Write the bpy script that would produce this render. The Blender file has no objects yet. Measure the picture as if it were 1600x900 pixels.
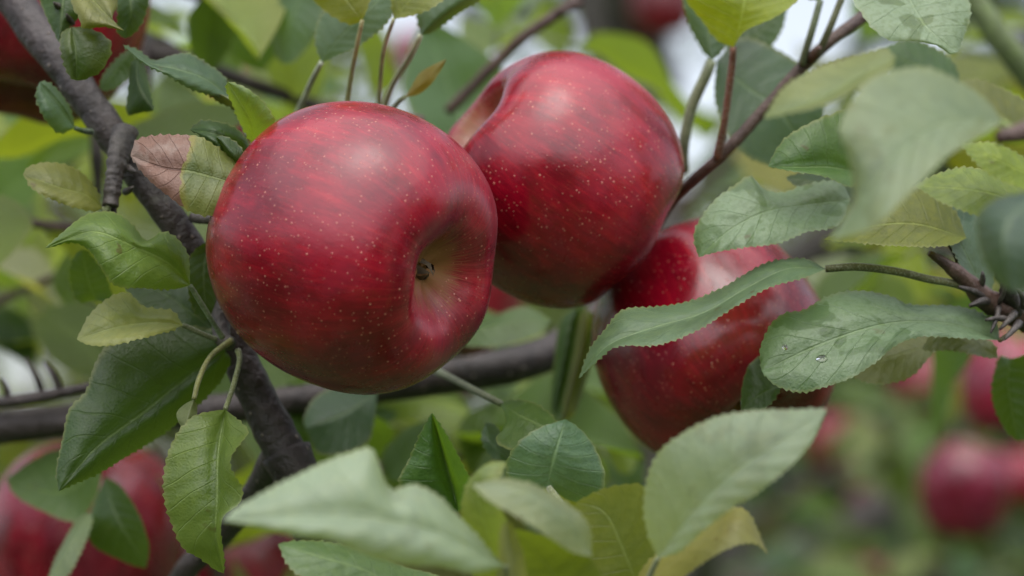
import bpy, math, random
import numpy as np
from mathutils import Vector, Matrix, noise

scene = bpy.context.scene
COL = scene.collection
R = math.radians

# ------------------------------------------------------------------ camera, sky, sun, exposure
CAM_Z = 1.6
LENS, SENSOR = 85.0, 36.0
cam = bpy.data.objects.new('camera', bpy.data.cameras.new('camera'))
COL.objects.link(cam)
cam.location = (0, 0, CAM_Z)
TILT = R(6.0)                            # the photographer looks slightly up into the tree
cam.rotation_euler = (R(90) + TILT, 0, 0)
cam.data.lens, cam.data.sensor_width = LENS, SENSOR
cam.data.clip_start, cam.data.clip_end = 0.02, 1000
cam.data.dof.use_dof = True
cam.data.dof.focus_distance = 0.690
cam.data.dof.aperture_fstop = 6.7
cam.data.dof.aperture_blades = 0
scene.camera = cam

SUN_EL, SUN_AZ = 66.0, 180.0            # sun high, behind the viewer's shoulder, veiled by cloud
world = bpy.data.worlds.new('World')
scene.world = world
world.use_nodes = True
wn, wl = world.node_tree.nodes, world.node_tree.links
wn.clear()
sky = wn.new('ShaderNodeTexSky')
sky.sky_type = 'NISHITA'
sky.sun_disc = False
sky.sun_elevation = R(SUN_EL)
sky.sun_rotation = R(SUN_AZ)
sky.dust_density = 3.0
hs = wn.new('ShaderNodeHueSaturation')
hs.inputs['Saturation'].default_value = 0.42      # an overcast, nearly white sky
bg = wn.new('ShaderNodeBackground')
bg.inputs['Strength'].default_value = 0.15
wo = wn.new('ShaderNodeOutputWorld')
wl.new(sky.outputs[0], hs.inputs['Color'])
wl.new(hs.outputs[0], bg.inputs['Color'])
wl.new(bg.outputs[0], wo.inputs['Surface'])

sun = bpy.data.objects.new('sun', bpy.data.lights.new('sun', 'SUN'))
COL.objects.link(sun)
sun.data.energy = 1.45
sun.data.angle = R(105)
sun.data.color = (1.0, 0.985, 0.96)
_el, _az = R(SUN_EL), R(SUN_AZ)
# the sun stands in compass direction SUN_AZ (0 = +Y, clockwise), so its light travels the other way
sdir = Vector((math.sin(_az) * math.cos(_el), math.cos(_az) * math.cos(_el), math.sin(_el)))
sun.rotation_euler = sdir.to_track_quat('Z', 'Y').to_euler()

scene.view_settings.view_transform = 'Standard'
scene.view_settings.look = 'None'
scene.view_settings.exposure = 0.78
scene.view_settings.gamma = 1.0
scene.render.engine = 'CYCLES'
cy = scene.cycles
cy.use_denoising = True
cy.max_bounces = 8
cy.transparent_max_bounces = 6
cy.caustics_reflective = False
cy.caustics_refractive = False
cy.sample_clamp_indirect = 6.0

# ------------------------------------------------------------------ helpers
K = SENSOR / LENS / 1600.0               # metres per photo pixel at 1 m


CT, ST_ = math.cos(TILT), math.sin(TILT)


def P(px, py, d):
    """A point of the place from where the photo shows it and how far off it stands."""
    up = -(py - 450) * K * d
    return Vector(((px - 800) * K * d, d * CT - up * ST_, CAM_Z + d * ST_ + up * CT))


def tag(o, label=None, cat=None, group=None, kind=None):
    if label: o['label'] = label
    if cat: o['category'] = cat
    if group: o['group'] = group
    if kind: o['kind'] = kind
    return o


def empty(name, loc, label, cat, group=None):
    o = bpy.data.objects.new(name, None)
    COL.objects.link(o)
    o.location = loc
    o.empty_display_size = 0.02
    return tag(o, label, cat, group)


def world_loc(o):
    v = Vector(o.location)
    while o.parent is not None:
        o = o.parent
        v += Vector(o.location)
    return v


def mesh_obj(name, verts, faces, mat, parent=None, origin=None, uvs=None, smooth=True):
    """One mesh object; verts are world points, the origin is put at ORIGIN."""
    origin = Vector(origin) if origin is not None else Vector(verts[0])
    me = bpy.data.meshes.new(name)
    me.from_pydata([tuple(Vector(v) - origin) for v in verts], [], faces)
    if uvs is not None:
        lay = me.uv_layers.new(name='UVMap')
        idx = np.empty(len(me.loops), dtype=np.int32)
        me.loops.foreach_get('vertex_index', idx)
        lay.data.foreach_set('uv', np.asarray(uvs, dtype=np.float32)[idx].ravel())
    if smooth:
        me.polygons.foreach_set('use_smooth', [True] * len(me.polygons))
    me.materials.append(mat)
    o = bpy.data.objects.new(name, me)
    COL.objects.link(o)
    if parent is not None:
        o.parent = parent
        o.location = origin - world_loc(parent)
    else:
        o.location = origin
    return o


def spline(pts, n):
    """n points, evenly spaced along a Catmull-Rom curve through PTS (tuples or vectors of any length)."""
    p = np.array([tuple(q) for q in pts], dtype=float)
    if len(p) == 2:
        t = np.linspace(0, 1, n)[:, None]
        return p[0] * (1 - t) + p[1] * t
    pp = np.vstack([2 * p[0] - p[1], p, 2 * p[-1] - p[-2]])
    out = []
    S = 16
    for i in range(1, len(pp) - 2):
        p0, p1, p2, p3 = pp[i - 1], pp[i], pp[i + 1], pp[i + 2]
        for k in range(S):
            t = k / S
            out.append(0.5 * ((2 * p1) + (p2 - p0) * t + (2 * p0 - 5 * p1 + 4 * p2 - p3) * t * t + (3 * p1 - p0 - 3 * p2 + p3) * t ** 3))
    out.append(pp[-2])
    out = np.array(out)
    seg = np.linalg.norm(np.diff(out[:, :2], axis=0), axis=1) + 1e-9 if p.shape[1] > 2 and False else np.linalg.norm(np.diff(out, axis=0), axis=1) + 1e-9
    s = np.concatenate([[0], np.cumsum(seg)])
    q = np.linspace(0, s[-1], n)
    return np.stack([np.interp(q, s, out[:, c]) for c in range(out.shape[1])], axis=1)


def tube_data(pts, radii, n=24, segs=12, bump=0.0, bump_scale=120.0, rfun=None):
    """A round, tapering, slightly uneven stick along PTS (world points)."""
    q = spline([tuple(p) + (r,) for p, r in zip(pts, radii)], n)
    verts, faces, uvs = [], [], []
    c = [Vector(a[:3]) for a in q]
    tprev = None
    nrm = None
    L = 0
    for i in range(n):
        t = (c[min(i + 1, n - 1)] - c[max(i - 1, 0)]).normalized()
        if nrm is None:
            nrm = t.orthogonal().normalized()
        else:
            nrm = (nrm - t * nrm.dot(t)).normalized()
        b = t.cross(nrm)
        if i: L += (c[i] - c[i - 1]).length
        for k in range(segs):
            a = 2 * math.pi * k / segs
            d = nrm * math.cos(a) + b * math.sin(a)
            r = q[i][3]
            if rfun: r *= rfun(i / (n - 1), a)
            if bump:
                r *= 1 + bump * noise.noise((c[i] + d * r) * bump_scale) + 0.6 * bump * noise.noise((c[i] + d * r) * bump_scale * 3.1)
            verts.append(c[i] + d * r)
            uvs.append((k / segs, L))
    for i in range(n - 1):
        for k in range(segs):
            k2 = (k + 1) % segs
            faces.append((i * segs + k, i * segs + k2, (i + 1) * segs + k2, (i + 1) * segs + k))
    faces.append(tuple(range(segs - 1, -1, -1)))
    faces.append(tuple(range((n - 1) * segs, n * segs)))
    return verts, faces, uvs


def tube(name, pts, radii, mat, parent=None, origin=None, **kw):
    v, f, u = tube_data(pts, radii, **kw)
    return mesh_obj(name, v, f, mat, parent, origin if origin is not None else pts[0], u)


# ------------------------------------------------------------------ materials
class NT:
    def __init__(self, name):
        self.m = bpy.data.materials.new(name)
        self.m.use_nodes = True
        self.t = self.m.node_tree
        self.t.nodes.clear()
        self.out = self.n('OutputMaterial')

    def n(self, kind, **kw):
        nd = self.t.nodes.new('ShaderNode' + kind)
        for k, v in kw.items(): setattr(nd, k, v)
        return nd

    def link(self, a, b):
        self.t.links.new(a, b)

    def put(self, sock, v):
        if isinstance(v, bpy.types.NodeSocket): self.link(v, sock)
        elif v is not None:
            if sock.type == 'RGBA' and len(v) == 3: v = (*v, 1)
            sock.default_value = v

    def math(self, op, a, b=None, c=None, clamp=False):
        nd = self.n('Math', operation=op, use_clamp=clamp)
        for s, v in zip(nd.inputs, (a, b, c)): self.put(s, v)
        return nd.outputs[0]

    def vmath(self, op, a, b=None, scale=None):
        nd = self.n('VectorMath', operation=op)
        self.put(nd.inputs[0], a)
        if b is not None: self.put(nd.inputs[1], b)
        if scale is not None: self.put(nd.inputs['Scale'], scale)
        return nd.outputs['Value'] if op in ('LENGTH', 'DOT_PRODUCT') else nd.outputs[0]

    def mix(self, f, a, b, blend='MIX'):
        nd = self.n('Mix', data_type='RGBA', blend_type=blend)
        self.put(nd.inputs[0], f)
        self.put(nd.inputs[6], a)
        self.put(nd.inputs[7], b)
        return nd.outputs[2]

    def ramp(self, v, a, b, lo=0.0, hi=1.0, smooth=True):
        nd = self.n('MapRange', interpolation_type='SMOOTHSTEP' if smooth else 'LINEAR')
        self.put(nd.inputs[0], v)
        for i, x in zip((1, 2, 3, 4), (a, b, lo, hi)): self.put(nd.inputs[i], x)
        return nd.outputs[0]

    def noise(self, vec, scale, detail=3.0, rough=0.55, dist=0.0):
        nd = self.n('TexNoise')
        self.put(nd.inputs['Vector'], vec)
        nd.inputs['Scale'].default_value = scale
        nd.inputs['Detail'].default_value = detail
        nd.inputs['Roughness'].default_value = rough
        nd.inputs['Distortion'].default_value = dist
        return nd.outputs[0]

    def voronoi(self, vec, scale, feature='F1', rnd=1.0):
        nd = self.n('TexVoronoi', feature=feature)
        self.put(nd.inputs['Vector'], vec)
        nd.inputs['Scale'].default_value = scale
        nd.inputs['Randomness'].default_value = rnd
        return nd

    def sep(self, v):
        nd = self.n('SeparateXYZ')
        self.put(nd.inputs[0], v)
        return nd.outputs

    def comb(self, x, y, z):
        nd = self.n('CombineXYZ')
        for s, v in zip(nd.inputs, (x, y, z)): self.put(s, v)
        return nd.outputs[0]

    def bump(self, h, strength, dist=0.001, prev=None):
        nd = self.n('Bump')
        nd.inputs['Strength'].default_value = strength
        nd.inputs['Distance'].default_value = dist
        self.put(nd.inputs['Height'], h)
        if prev is not None: self.put(nd.inputs['Normal'], prev)
        return nd.outputs[0]

    def bsdf(self, color, rough, normal=None, spec=0.5, **kw):
        nd = self.n('BsdfPrincipled')
        self.put(nd.inputs['Base Color'], color)
        self.put(nd.inputs['Roughness'], rough)
        self.put(nd.inputs['Specular IOR Level'], spec)
        if normal is not None: self.put(nd.inputs['Normal'], normal)
        for k, v in kw.items(): self.put(nd.inputs[k.replace('_', ' ')], v)
        return nd.outputs[0]

    def done(self, sh):
        self.link(sh, self.out.inputs['Surface'])
        return self.m


def make_leaf_mat():
    T = NT('leaf')
    base = T.n('ObjectInfo').outputs['Color']
    def prop(nm):
        return T.n('Attribute', attribute_type='OBJECT', attribute_name=nm).outputs['Fac']
    dew, age, dead = prop('dew'), prop('age'), prop('dead')
    obj = T.n('TexCoord').outputs['Object']
    uv = T.sep(T.n('UVMap').outputs[0])
    t = uv[0]
    v = T.math('MULTIPLY_ADD', uv[1], 2.0, -1.0)
    av = T.math('ABSOLUTE', v)
    wob = T.noise(obj, 90, 2)
    side = T.math('GREATER_THAN', v, 0.0)
    q = T.math('SUBTRACT', T.math('MULTIPLY', t, 8.5), T.math('MULTIPLY', T.math('POWER', av, 0.85), 1.7))
    q = T.math('ADD', q, T.math('MULTIPLY', side, 0.45))
    q = T.math('ADD', q, T.math('MULTIPLY', T.math('SUBTRACT', wob, 0.5), 0.35))
    fr = T.math('ABSOLUTE', T.math('SUBTRACT', T.math('FRACT', q), 0.5))       # 0 at a side vein, 0.5 between
    vein = T.ramp(fr, 0.0, 0.045, 1.0, 0.0)
    vein = T.math('MULTIPLY', vein, T.ramp(av, 0.75, 1.0, 1.0, 0.25))
    mid = T.ramp(av, 0.012, 0.05, 1.0, 0.0)
    ret = T.voronoi(obj, 900, 'DISTANCE_TO_EDGE').outputs['Distance']
    retv = T.ramp(ret, 0.0, 0.10, 1.0, 0.0)
    big = T.noise(obj, 45, 3, 0.6)
    fine = T.noise(obj, 420, 3, 0.6)
    col = T.mix(T.ramp(big, 0.3, 0.7), T.vmath('SCALE', base, scale=0.78), T.vmath('SCALE', base, scale=1.22))
    col = T.mix(T.ramp(fine, 0.40, 0.68, 0.0, 0.5), col, T.vmath('MULTIPLY', base, (1.5, 1.35, 1.1)))
    vcol = T.vmath('ADD', T.vmath('SCALE', col, scale=1.25), (0.05, 0.06, 0.025))
    col = T.mix(T.math('MULTIPLY', vein, 0.62), col, vcol)
    col = T.mix(T.math('MULTIPLY', retv, 0.30), col, vcol)
    col = T.mix(T.math('MULTIPLY', mid, 0.8), col, T.vmath('ADD', T.vmath('SCALE', col, scale=1.3), (0.10, 0.115, 0.05)))
    # age: yellowing in patches and towards the margin
    ag = T.math('MULTIPLY', age, T.ramp(T.math('ADD', big, T.math('MULTIPLY', av, 0.35)), 0.35, 0.85))
    col = T.mix(ag, col, (0.27, 0.26, 0.07))
    edge = T.ramp(av, 0.90, 1.0, 0.0, 0.55)
    col = T.mix(edge, col, (0.26, 0.26, 0.09))  # yellowish margin, also the lit rim of the blade put into the colour
    spot = T.ramp(T.voronoi(obj, 160).outputs['Distance'], 0.05, 0.16, 1.0, 0.0)
    spot = T.math('MULTIPLY', spot, T.ramp(T.noise(obj, 60, 2), 0.5, 0.62))
    col = T.mix(T.math('MULTIPLY', spot, T.math('MULTIPLY_ADD', age, 0.6, 0.12)), col, (0.10, 0.06, 0.02))
    # bruises and rusty blemishes here and there
    sc1 = T.ramp(T.noise(T.vmath('ADD', obj, (3.1, 1.7, 0.4)), 70, 4, 0.6, 0.3), 0.66, 0.70)
    col = T.mix(T.math('MULTIPLY', sc1, 0.75), col, (0.085, 0.052, 0.018))
    # dead: the tip end gone brown
    lim = T.math('SUBTRACT', 1.0, dead)
    dt = T.math('ADD', t, T.math('MULTIPLY', T.math('SUBTRACT', T.noise(obj, 95, 4, 0.6), 0.5), 0.34))
    dmask = T.math('MULTIPLY', T.ramp(T.math('SUBTRACT', dt, lim), -0.012, 0.012), T.math('GREATER_THAN', dead, 0.01))
    halo = T.math('MULTIPLY', T.ramp(T.math('SUBTRACT', dt, lim), -0.07, -0.01), T.math('GREATER_THAN', dead, 0.01))
    col = T.mix(T.math('MULTIPLY', halo, 0.7), col, (0.30, 0.24, 0.05))
    brown = T.mix(T.noise(obj, 200, 4), (0.12, 0.050, 0.035), (0.36, 0.20, 0.14))
    brown = T.mix(T.math('MULTIPLY', T.math('MAXIMUM', vein, mid), 0.6), brown, (0.10, 0.04, 0.03))
    brown = T.mix(T.ramp(T.noise(obj, 80, 3), 0.48, 0.60), brown, (0.36, 0.25, 0.20))
    brown = T.mix(T.ramp(T.noise(obj, 150, 3), 0.60, 0.68, 0.0, 0.8), brown, (0.07, 0.03, 0.02))
    col = T.mix(dmask, col, brown)
    # dew: a pale film of fine droplets with clear wet patches
    wet = T.ramp(T.noise(obj, 75, 2, 0.5, 0.6), 0.54, 0.57)
    film = T.math('MULTIPLY', dew, T.math('SUBTRACT', 1.0, T.math('MULTIPLY', wet, 0.9)))
    film = T.math('MULTIPLY', film, T.ramp(T.noise(obj, 700, 2), 0.3, 0.6, 0.55, 1.0))
    col = T.mix(T.math('MULTIPLY', film, 0.85), col, (0.31, 0.41, 0.26))
    # paler, matt underside
    back = T.n('NewGeometry').outputs['Backfacing']
    under = T.mix(0.45, T.vmath('SCALE', base, scale=1.3), (0.22, 0.27, 0.16))
    under = T.mix(T.math('MULTIPLY', T.math('MAXIMUM', T.math('MULTIPLY', vein, 0.5), T.math('MULTIPLY', retv, 0.25)), 0.8), under, (0.30, 0.35, 0.20))
    under = T.mix(mid, under, (0.33, 0.36, 0.20))
    under = T.mix(dmask, under, brown)
    col = T.mix(back, col, under)
    h = T.math('ADD', T.math('MULTIPLY', T.math('MAXIMUM', vein, mid), -0.8), T.math('MULTIPLY', ret, 0.5))
    h = T.math('ADD', h, T.math('MULTIPLY', big, 0.6))
    h = T.math('ADD', h, T.math('MULTIPLY', fine, 0.5))
    nrm = T.bump(h, 0.55, 0.0006)
    rough = T.math('ADD', T.math('MULTIPLY_ADD', back, 0.22, 0.40), T.math('MULTIPLY', T.math('SUBTRACT', fine, 0.5), 0.25))
    p = T.bsdf(col, rough, nrm, 0.55)
    tr = T.n('BsdfTranslucent')
    tc = T.vmath('MULTIPLY', T.mix(0.25, base, (0.10, 0.14, 0.02)), (2.6, 2.4, 0.6))
    tc = T.mix(dmask, tc, (0.14, 0.06, 0.03))
    tc = T.mix(T.math('MULTIPLY', T.math('MAXIMUM', vein, mid), 0.35), tc, T.vmath('SCALE', tc, scale=0.55))
    T.put(tr.inputs[0], tc)
    ms = T.n('MixShader')
    ms.inputs[0].default_value = 0.42
    T.link(p, ms.inputs[1])
    T.link(tr.outputs[0], ms.inputs[2])
    return T.done(ms.outputs[0])


def make_far_leaf_mat():
    T = NT('far_leaf')
    rnd = T.n('NewGeometry').outputs['Random Per Island']
    base = T.n('ObjectInfo').outputs['Color']
    col = T.mix(rnd, T.vmath('SCALE', base, scale=0.6), T.vmath('MULTIPLY', base, (1.6, 1.45, 1.2)))
    col = T.mix(T.math('MULTIPLY', T.math('GREATER_THAN', rnd, 0.93), 0.7), col, (0.26, 0.26, 0.05))
    p = T.bsdf(col, 0.42, None, 0.5)
    tr = T.n('BsdfTranslucent')
    T.put(tr.inputs[0], T.vmath('MULTIPLY', col, (2.2, 2.0, 0.7)))
    ms = T.n('MixShader')
    ms.inputs[0].default_value = 0.36
    T.link(p, ms.inputs[1])
    T.link(tr.outputs[0], ms.inputs[2])
    return T.done(ms.outputs[0])


def make_apple_mat():
    T = NT('apple_skin')
    obj = T.n('TexCoord').outputs['Object']
    info = T.n('ObjectInfo')
    rnd = info.outputs['Random']
    tone = info.outputs['Color']
    shift = T.vmath('ADD', obj, T.vmath('SCALE', (1, 1.7, 2.3), scale=rnd))
    s = T.sep(obj)
    rxy = T.vmath('LENGTH', T.comb(s[0], s[1], 0.0))
    dirn = T.vmath('NORMALIZE', T.comb(s[0], s[1], 0.0))
    rn = T.math('DIVIDE', rxy, 0.04)
    zn = T.math('DIVIDE', s[2], 0.04)
    d3 = T.sep(dirn)
    sv = T.comb(T.math('ADD', d3[0], rnd), d3[1], T.math('MULTIPLY', zn, 0.16))
    streak = T.noise(sv, 22, 4, 0.65)
    streak2 = T.noise(T.comb(T.math('ADD', d3[0], rnd), d3[1], T.math('MULTIPLY', zn, 0.10)), 60, 3, 0.6)
    blotch = T.noise(T.vmath('MULTIPLY', shift, (1, 1, .75)), 52, 5, 0.62)
    deep = (0.125, 0.0012, 0.0070)
    red = (0.265, 0.0018, 0.0140)
    bright = (0.400, 0.0110, 0.0190)
    fibre = T.noise(T.comb(T.math('ADD', d3[0], rnd), d3[1], T.math('MULTIPLY', zn, 0.07)), 130, 3, 0.7)
    tone_f = T.math('ADD', T.math('MULTIPLY', blotch, 0.62), T.math('ADD', T.math('MULTIPLY', streak, 0.20), T.math('MULTIPLY', fibre, 0.18)))
    col = T.mix(T.ramp(tone_f, 0.40, 0.60), deep, red)
    f = T.math('MULTIPLY', T.ramp(streak, 0.50, 0.72), T.ramp(blotch, 0.42, 0.66, 0.15, 1.0))
    f = T.math('MULTIPLY', f, T.ramp(fibre, 0.35, 0.65, 0.35, 1.0))
    col = T.mix(T.math('MULTIPLY', f, 0.85), col, bright)
    col = T.mix(T.math('MULTIPLY', T.ramp(streak2, 0.56, 0.72), T.ramp(fibre, 0.45, 0.65, 0.0, 0.26)), col, (0.52, 0.10, 0.055))
    # calyx end (-z): straw-green basin with pink streaked rim
    low = T.math('LESS_THAN', s[2], 0.0)
    wob = T.math('ADD', rn, T.math('MULTIPLY', T.math('SUBTRACT', streak2, 0.5), 0.55))
    wob = T.math('ADD', wob, T.math('MULTIPLY', T.math('SUBTRACT', T.noise(shift, 42, 3), 0.5), 0.70))
    basin = T.math('MULTIPLY', low, T.ramp(wob, 0.08, 0.32, 1.0, 0.0))
    rim = T.math('MULTIPLY', low, T.ramp(wob, 0.26, 0.66, 1.0, 0.0))
    col = T.mix(T.math('MULTIPLY', rim, T.ramp(fibre, 0.42, 0.62, 0.05, 0.24)), col, (0.52, 0.13, 0.13))
    col = T.mix(T.math('MULTIPLY', basin, 0.85), col, (0.27, 0.145, 0.050))
    # stem cavity (+z): russet and green
    top = T.math('MULTIPLY', T.math('GREATER_THAN', s[2], 0.0), T.ramp(wob, 0.10, 0.40, 1.0, 0.0))
    col = T.mix(T.math('MULTIPLY', top, 0.75), col, (0.26, 0.16, 0.06))
    # lenticels
    def dots(scale, r0, r1):
        vo = T.voronoi(shift, scale)
        rr = T.sep(vo.outputs['Color'])
        rad = T.math('MULTIPLY_ADD', rr[0], r1 - r0, r0)
        m = T.ramp(T.math('DIVIDE', vo.outputs['Distance'], rad), 0.55, 1.1, 1.0, 0.0)
        return T.math('MULTIPLY', m, T.math('MULTIPLY_ADD', rr[1], 0.8, 0.2))
    dd = T.math('MAXIMUM', dots(380, 0.05, 0.16), dots(600, 0.08, 0.24))
    dd = T.math('MULTIPLY', dd, T.math('SUBTRACT', 1.0, T.math('MULTIPLY', basin, 0.6)))
    col = T.mix(T.math('MULTIPLY', dd, 0.66), col, (0.66, 0.27, 0.19))
    # waxy bloom rubbed off in places
    bl = T.noise(shift, 34, 6, 0.66, .4)
    bloom = T.ramp(bl, 0.42, 0.60, 0.0, 1.0)
    bloom = T.math('MULTIPLY', bloom, T.ramp(T.noise(shift, 150, 2), 0.3, 0.7, 0.7, 1.0))
    bloom = T.math('MAXIMUM', bloom, T.math('MULTIPLY', top, 0.8))
    col = T.mix(T.math('MULTIPLY', bloom, 0.045), col, (0.60, 0.10, 0.24))
    col = T.mix(1.0, col, tone, 'MULTIPLY')
    rough = T.math('MULTIPLY_ADD', bloom, 0.14, 0.20)
    h = T.math('ADD', T.math('MULTIPLY', dd, 0.5), T.math('MULTIPLY', T.noise(shift, 90, 3), 0.9))
    h = T.math('ADD', h, T.math('MULTIPLY', T.noise(shift, 900, 2), 0.10))
    nrm = T.bump(h, 0.35, 0.0006)
    return T.done(T.bsdf(col, T.math('MULTIPLY_ADD', basin, 0.30, rough), nrm, T.math('MULTIPLY_ADD', basin, -0.45, 0.60), Sheen_Weight=T.math('MULTIPLY_ADD', bloom, 0.03, 0.015), Sheen_Roughness=0.45, Sheen_Tint=(1.0, 0.85, 0.97)))


def make_bark_mat(name, dark, light, spot, scale=1.0):
    T = NT(name)
    obj = T.n('TexCoord').outputs['Object']
    geo = T.n('NewGeometry').outputs['Position']
    a = T.noise(geo, 60 * scale, 4, 0.6)
    b = T.noise(geo, 320 * scale, 4, 0.6)
    col = T.mix(T.ramp(a, 0.3, 0.7), dark, light)
    col = T.mix(T.ramp(b, 0.45, 0.8, 0.0, 0.5), col, T.vmath('SCALE', light, scale=1.4))
    vo = T.voronoi(geo, 230 * scale)
    rr = T.sep(vo.outputs['Color'])
    m = T.ramp(T.math('DIVIDE', vo.outputs['Distance'], T.math('MULTIPLY_ADD', rr[0], 0.16, 0.04)), 0.6, 1.1, 1.0, 0.0)
    col = T.mix(T.math('MULTIPLY', m, 0.8), col, spot)
    lich = T.ramp(T.noise(geo, 45 * scale, 3, 0.65), 0.62, 0.72, 0.0, 0.30)
    col = T.mix(lich, col, (0.20, 0.20, 0.15))
    h = T.math('ADD', T.math('MULTIPLY', b, 0.8), T.math('MULTIPLY', m, 0.6))
    h = T.math('ADD', h, a)
    nrm = T.bump(h, 0.9, 0.0016 / scale)
    return T.done(T.bsdf(col, T.math('MULTIPLY_ADD', b, 0.25, 0.38), nrm, 0.5))


def make_stalk_mat():
    T = NT('leaf_stalk')
    geo = T.n('NewGeometry').outputs['Position']
    base = T.n('ObjectInfo').outputs['Color']
    a = T.noise(geo, 180, 3)
    col = T.mix(T.ramp(a, 0.35, 0.7), T.vmath('SCALE', base, scale=0.75), T.vmath('SCALE', base, scale=1.25))
    fz = T.noise(geo, 1500, 2)
    col = T.mix(T.ramp(fz, 0.45, 0.7, 0.0, 0.35), col, (0.42, 0.44, 0.34))
    return T.done(T.bsdf(col, 0.6, T.bump(fz, 0.3, 0.0003), 0.4, Sheen_Weight=0.25, Sheen_Roughness=0.4))


def simple_mat(name, c1, c2, scale, rough, bump=0.0, bd=0.01):
    T = NT(name)
    geo = T.n('NewGeometry').outputs['Position']
    a = T.noise(geo, scale, 5, 0.6)
    col = T.mix(T.ramp(a, 0.3, 0.7), c1, c2)
    return T.done(T.bsdf(col, rough, T.bump(a, bump, bd) if bump else None, 0.4))


def make_water_mat():
    T = NT('water')
    nd = T.n('BsdfGlass')
    nd.inputs['Roughness'].default_value = 0.0
    nd.inputs['IOR'].default_value = 1.33
    return T.done(nd.outputs[0])


LEAF = make_leaf_mat()
FAR_LEAF = make_far_leaf_mat()
SKIN = make_apple_mat()
BARK = make_bark_mat('bark', (0.015, 0.010, 0.009), (0.050, 0.036, 0.034), (0.24, 0.19, 0.16))
TWIG = make_bark_mat('twig_bark', (0.045, 0.022, 0.018), (0.110, 0.065, 0.050), (0.24, 0.19, 0.15), 1.6)
SPUR = make_bark_mat('spur_bark', (0.022, 0.016, 0.015), (0.10, 0.085, 0.075), (0.22, 0.18, 0.15), 1.5)
FAR_BARK = simple_mat('far_bark', (0.06, 0.05, 0.045), (0.15, 0.135, 0.12), 18, 0.8, 0.6)
STALK = make_stalk_mat()
SEPAL = simple_mat('dry_sepal', (0.05, 0.035, 0.02), (0.14, 0.10, 0.06), 300, 0.8)
WATER = make_water_mat()

# leaf colours (the blade's own colour)
DG = (0.034, 0.072, 0.016)     # dark green
MG = (0.066, 0.120, 0.026)     # mid green
GG = (0.110, 0.175, 0.036)     # fresh green
BG = (0.070, 0.125, 0.065)     # bluish green
PG = (0.150, 0.200, 0.095)     # pale
OL = (0.125, 0.140, 0.030)     # olive
YG = (0.165, 0.225, 0.040)     # yellow green
ST = (0.17, 0.19, 0.09)        # stalk
STO = (0.16, 0.12, 0.05)       # tan stalk
STR = (0.16, 0.055, 0.03)      # reddish stalk

# ------------------------------------------------------------------ ground and the orchard around
def ground():
    n = 60
    ext = 320.0
    ax = np.sign(np.linspace(-1, 1, n)) * np.abs(np.linspace(-1, 1, n)) ** 2.2 * ext
    verts, faces = [], []
    for j in range(n):
        for i in range(n):
            x, y = ax[i], ax[j]
            verts.append((x, y, 0.05 * noise.noise(Vector((x * 0.3, y * 0.3, 0))) * min(1, 6 / (1 + abs(x) * .1 + abs(y) * .1))))
    for j in range(n - 1):
        for i in range(n - 1):
            a = j * n + i
            faces.append((a, a + 1, a + n + 1, a + n))
    m = simple_mat('meadow', (0.022, 0.045, 0.012), (0.060, 0.095, 0.025), 3.0, 0.9, 0.8, 0.05)
    o = mesh_obj('ground', verts, faces, m, origin=(0, 0, 0))
    tag(o, 'green orchard floor under the trees', kind='structure')


ground()


def grass():
    rng = random.Random(4)
    verts, faces = [], []
    for k in range(9000):
        y = rng.uniform(2.2, 16)
        x = rng.uniform(-1, 1) * (0.5 + y * 0.45)
        h = rng.uniform(0.06, 0.22)
        a = rng.uniform(0, 6.28)
        w = rng.uniform(0.004, 0.009)
        dx, dy = math.cos(a) * w, math.sin(a) * w
        lx, ly = rng.gauss(0, .05), rng.gauss(0, .05)
        b = len(verts)
        verts += [(x - dx, y - dy, -0.02), (x + dx, y + dy, -0.02), (x + lx * .5 + dx * .6, y + ly * .5 + dy * .6, h * .6), (x + lx * .5 - dx * .6, y + ly * .5 - dy * .6, h * .6), (x + lx, y + ly, h)]
        faces += [(b, b + 1, b + 2, b + 3), (b + 3, b + 2, b + 4)]
    o = mesh_obj('grass', verts, faces, FAR_LEAF, origin=(0, 0, 0))
    o.color = (0.05, 0.10, 0.02, 1)
    tag(o, 'long grass growing between the orchard rows', 'grass', kind='stuff')


grass()


# where the crowns behind let the sky through
GAPS = [(300, 15, 60), (20, 545, 50), (62, 590, 45), (950, 12, 75), (1230, 50, 65), (1190, 280, 42), (250, 118, 30), (785, 50, 45), (875, 50, 40), (190, 135, 28), (1580, 130, 45), (490, 90, 25), (600, 30, 30)]


def seen_at(p):
    q = p - Vector((0, 0, CAM_Z))
    d = q.y * CT + q.z * ST_
    if d < .1: return None
    return 800 + q.x / (K * d), 450 - (q.z * CT - q.y * ST_) / (K * d)


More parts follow.
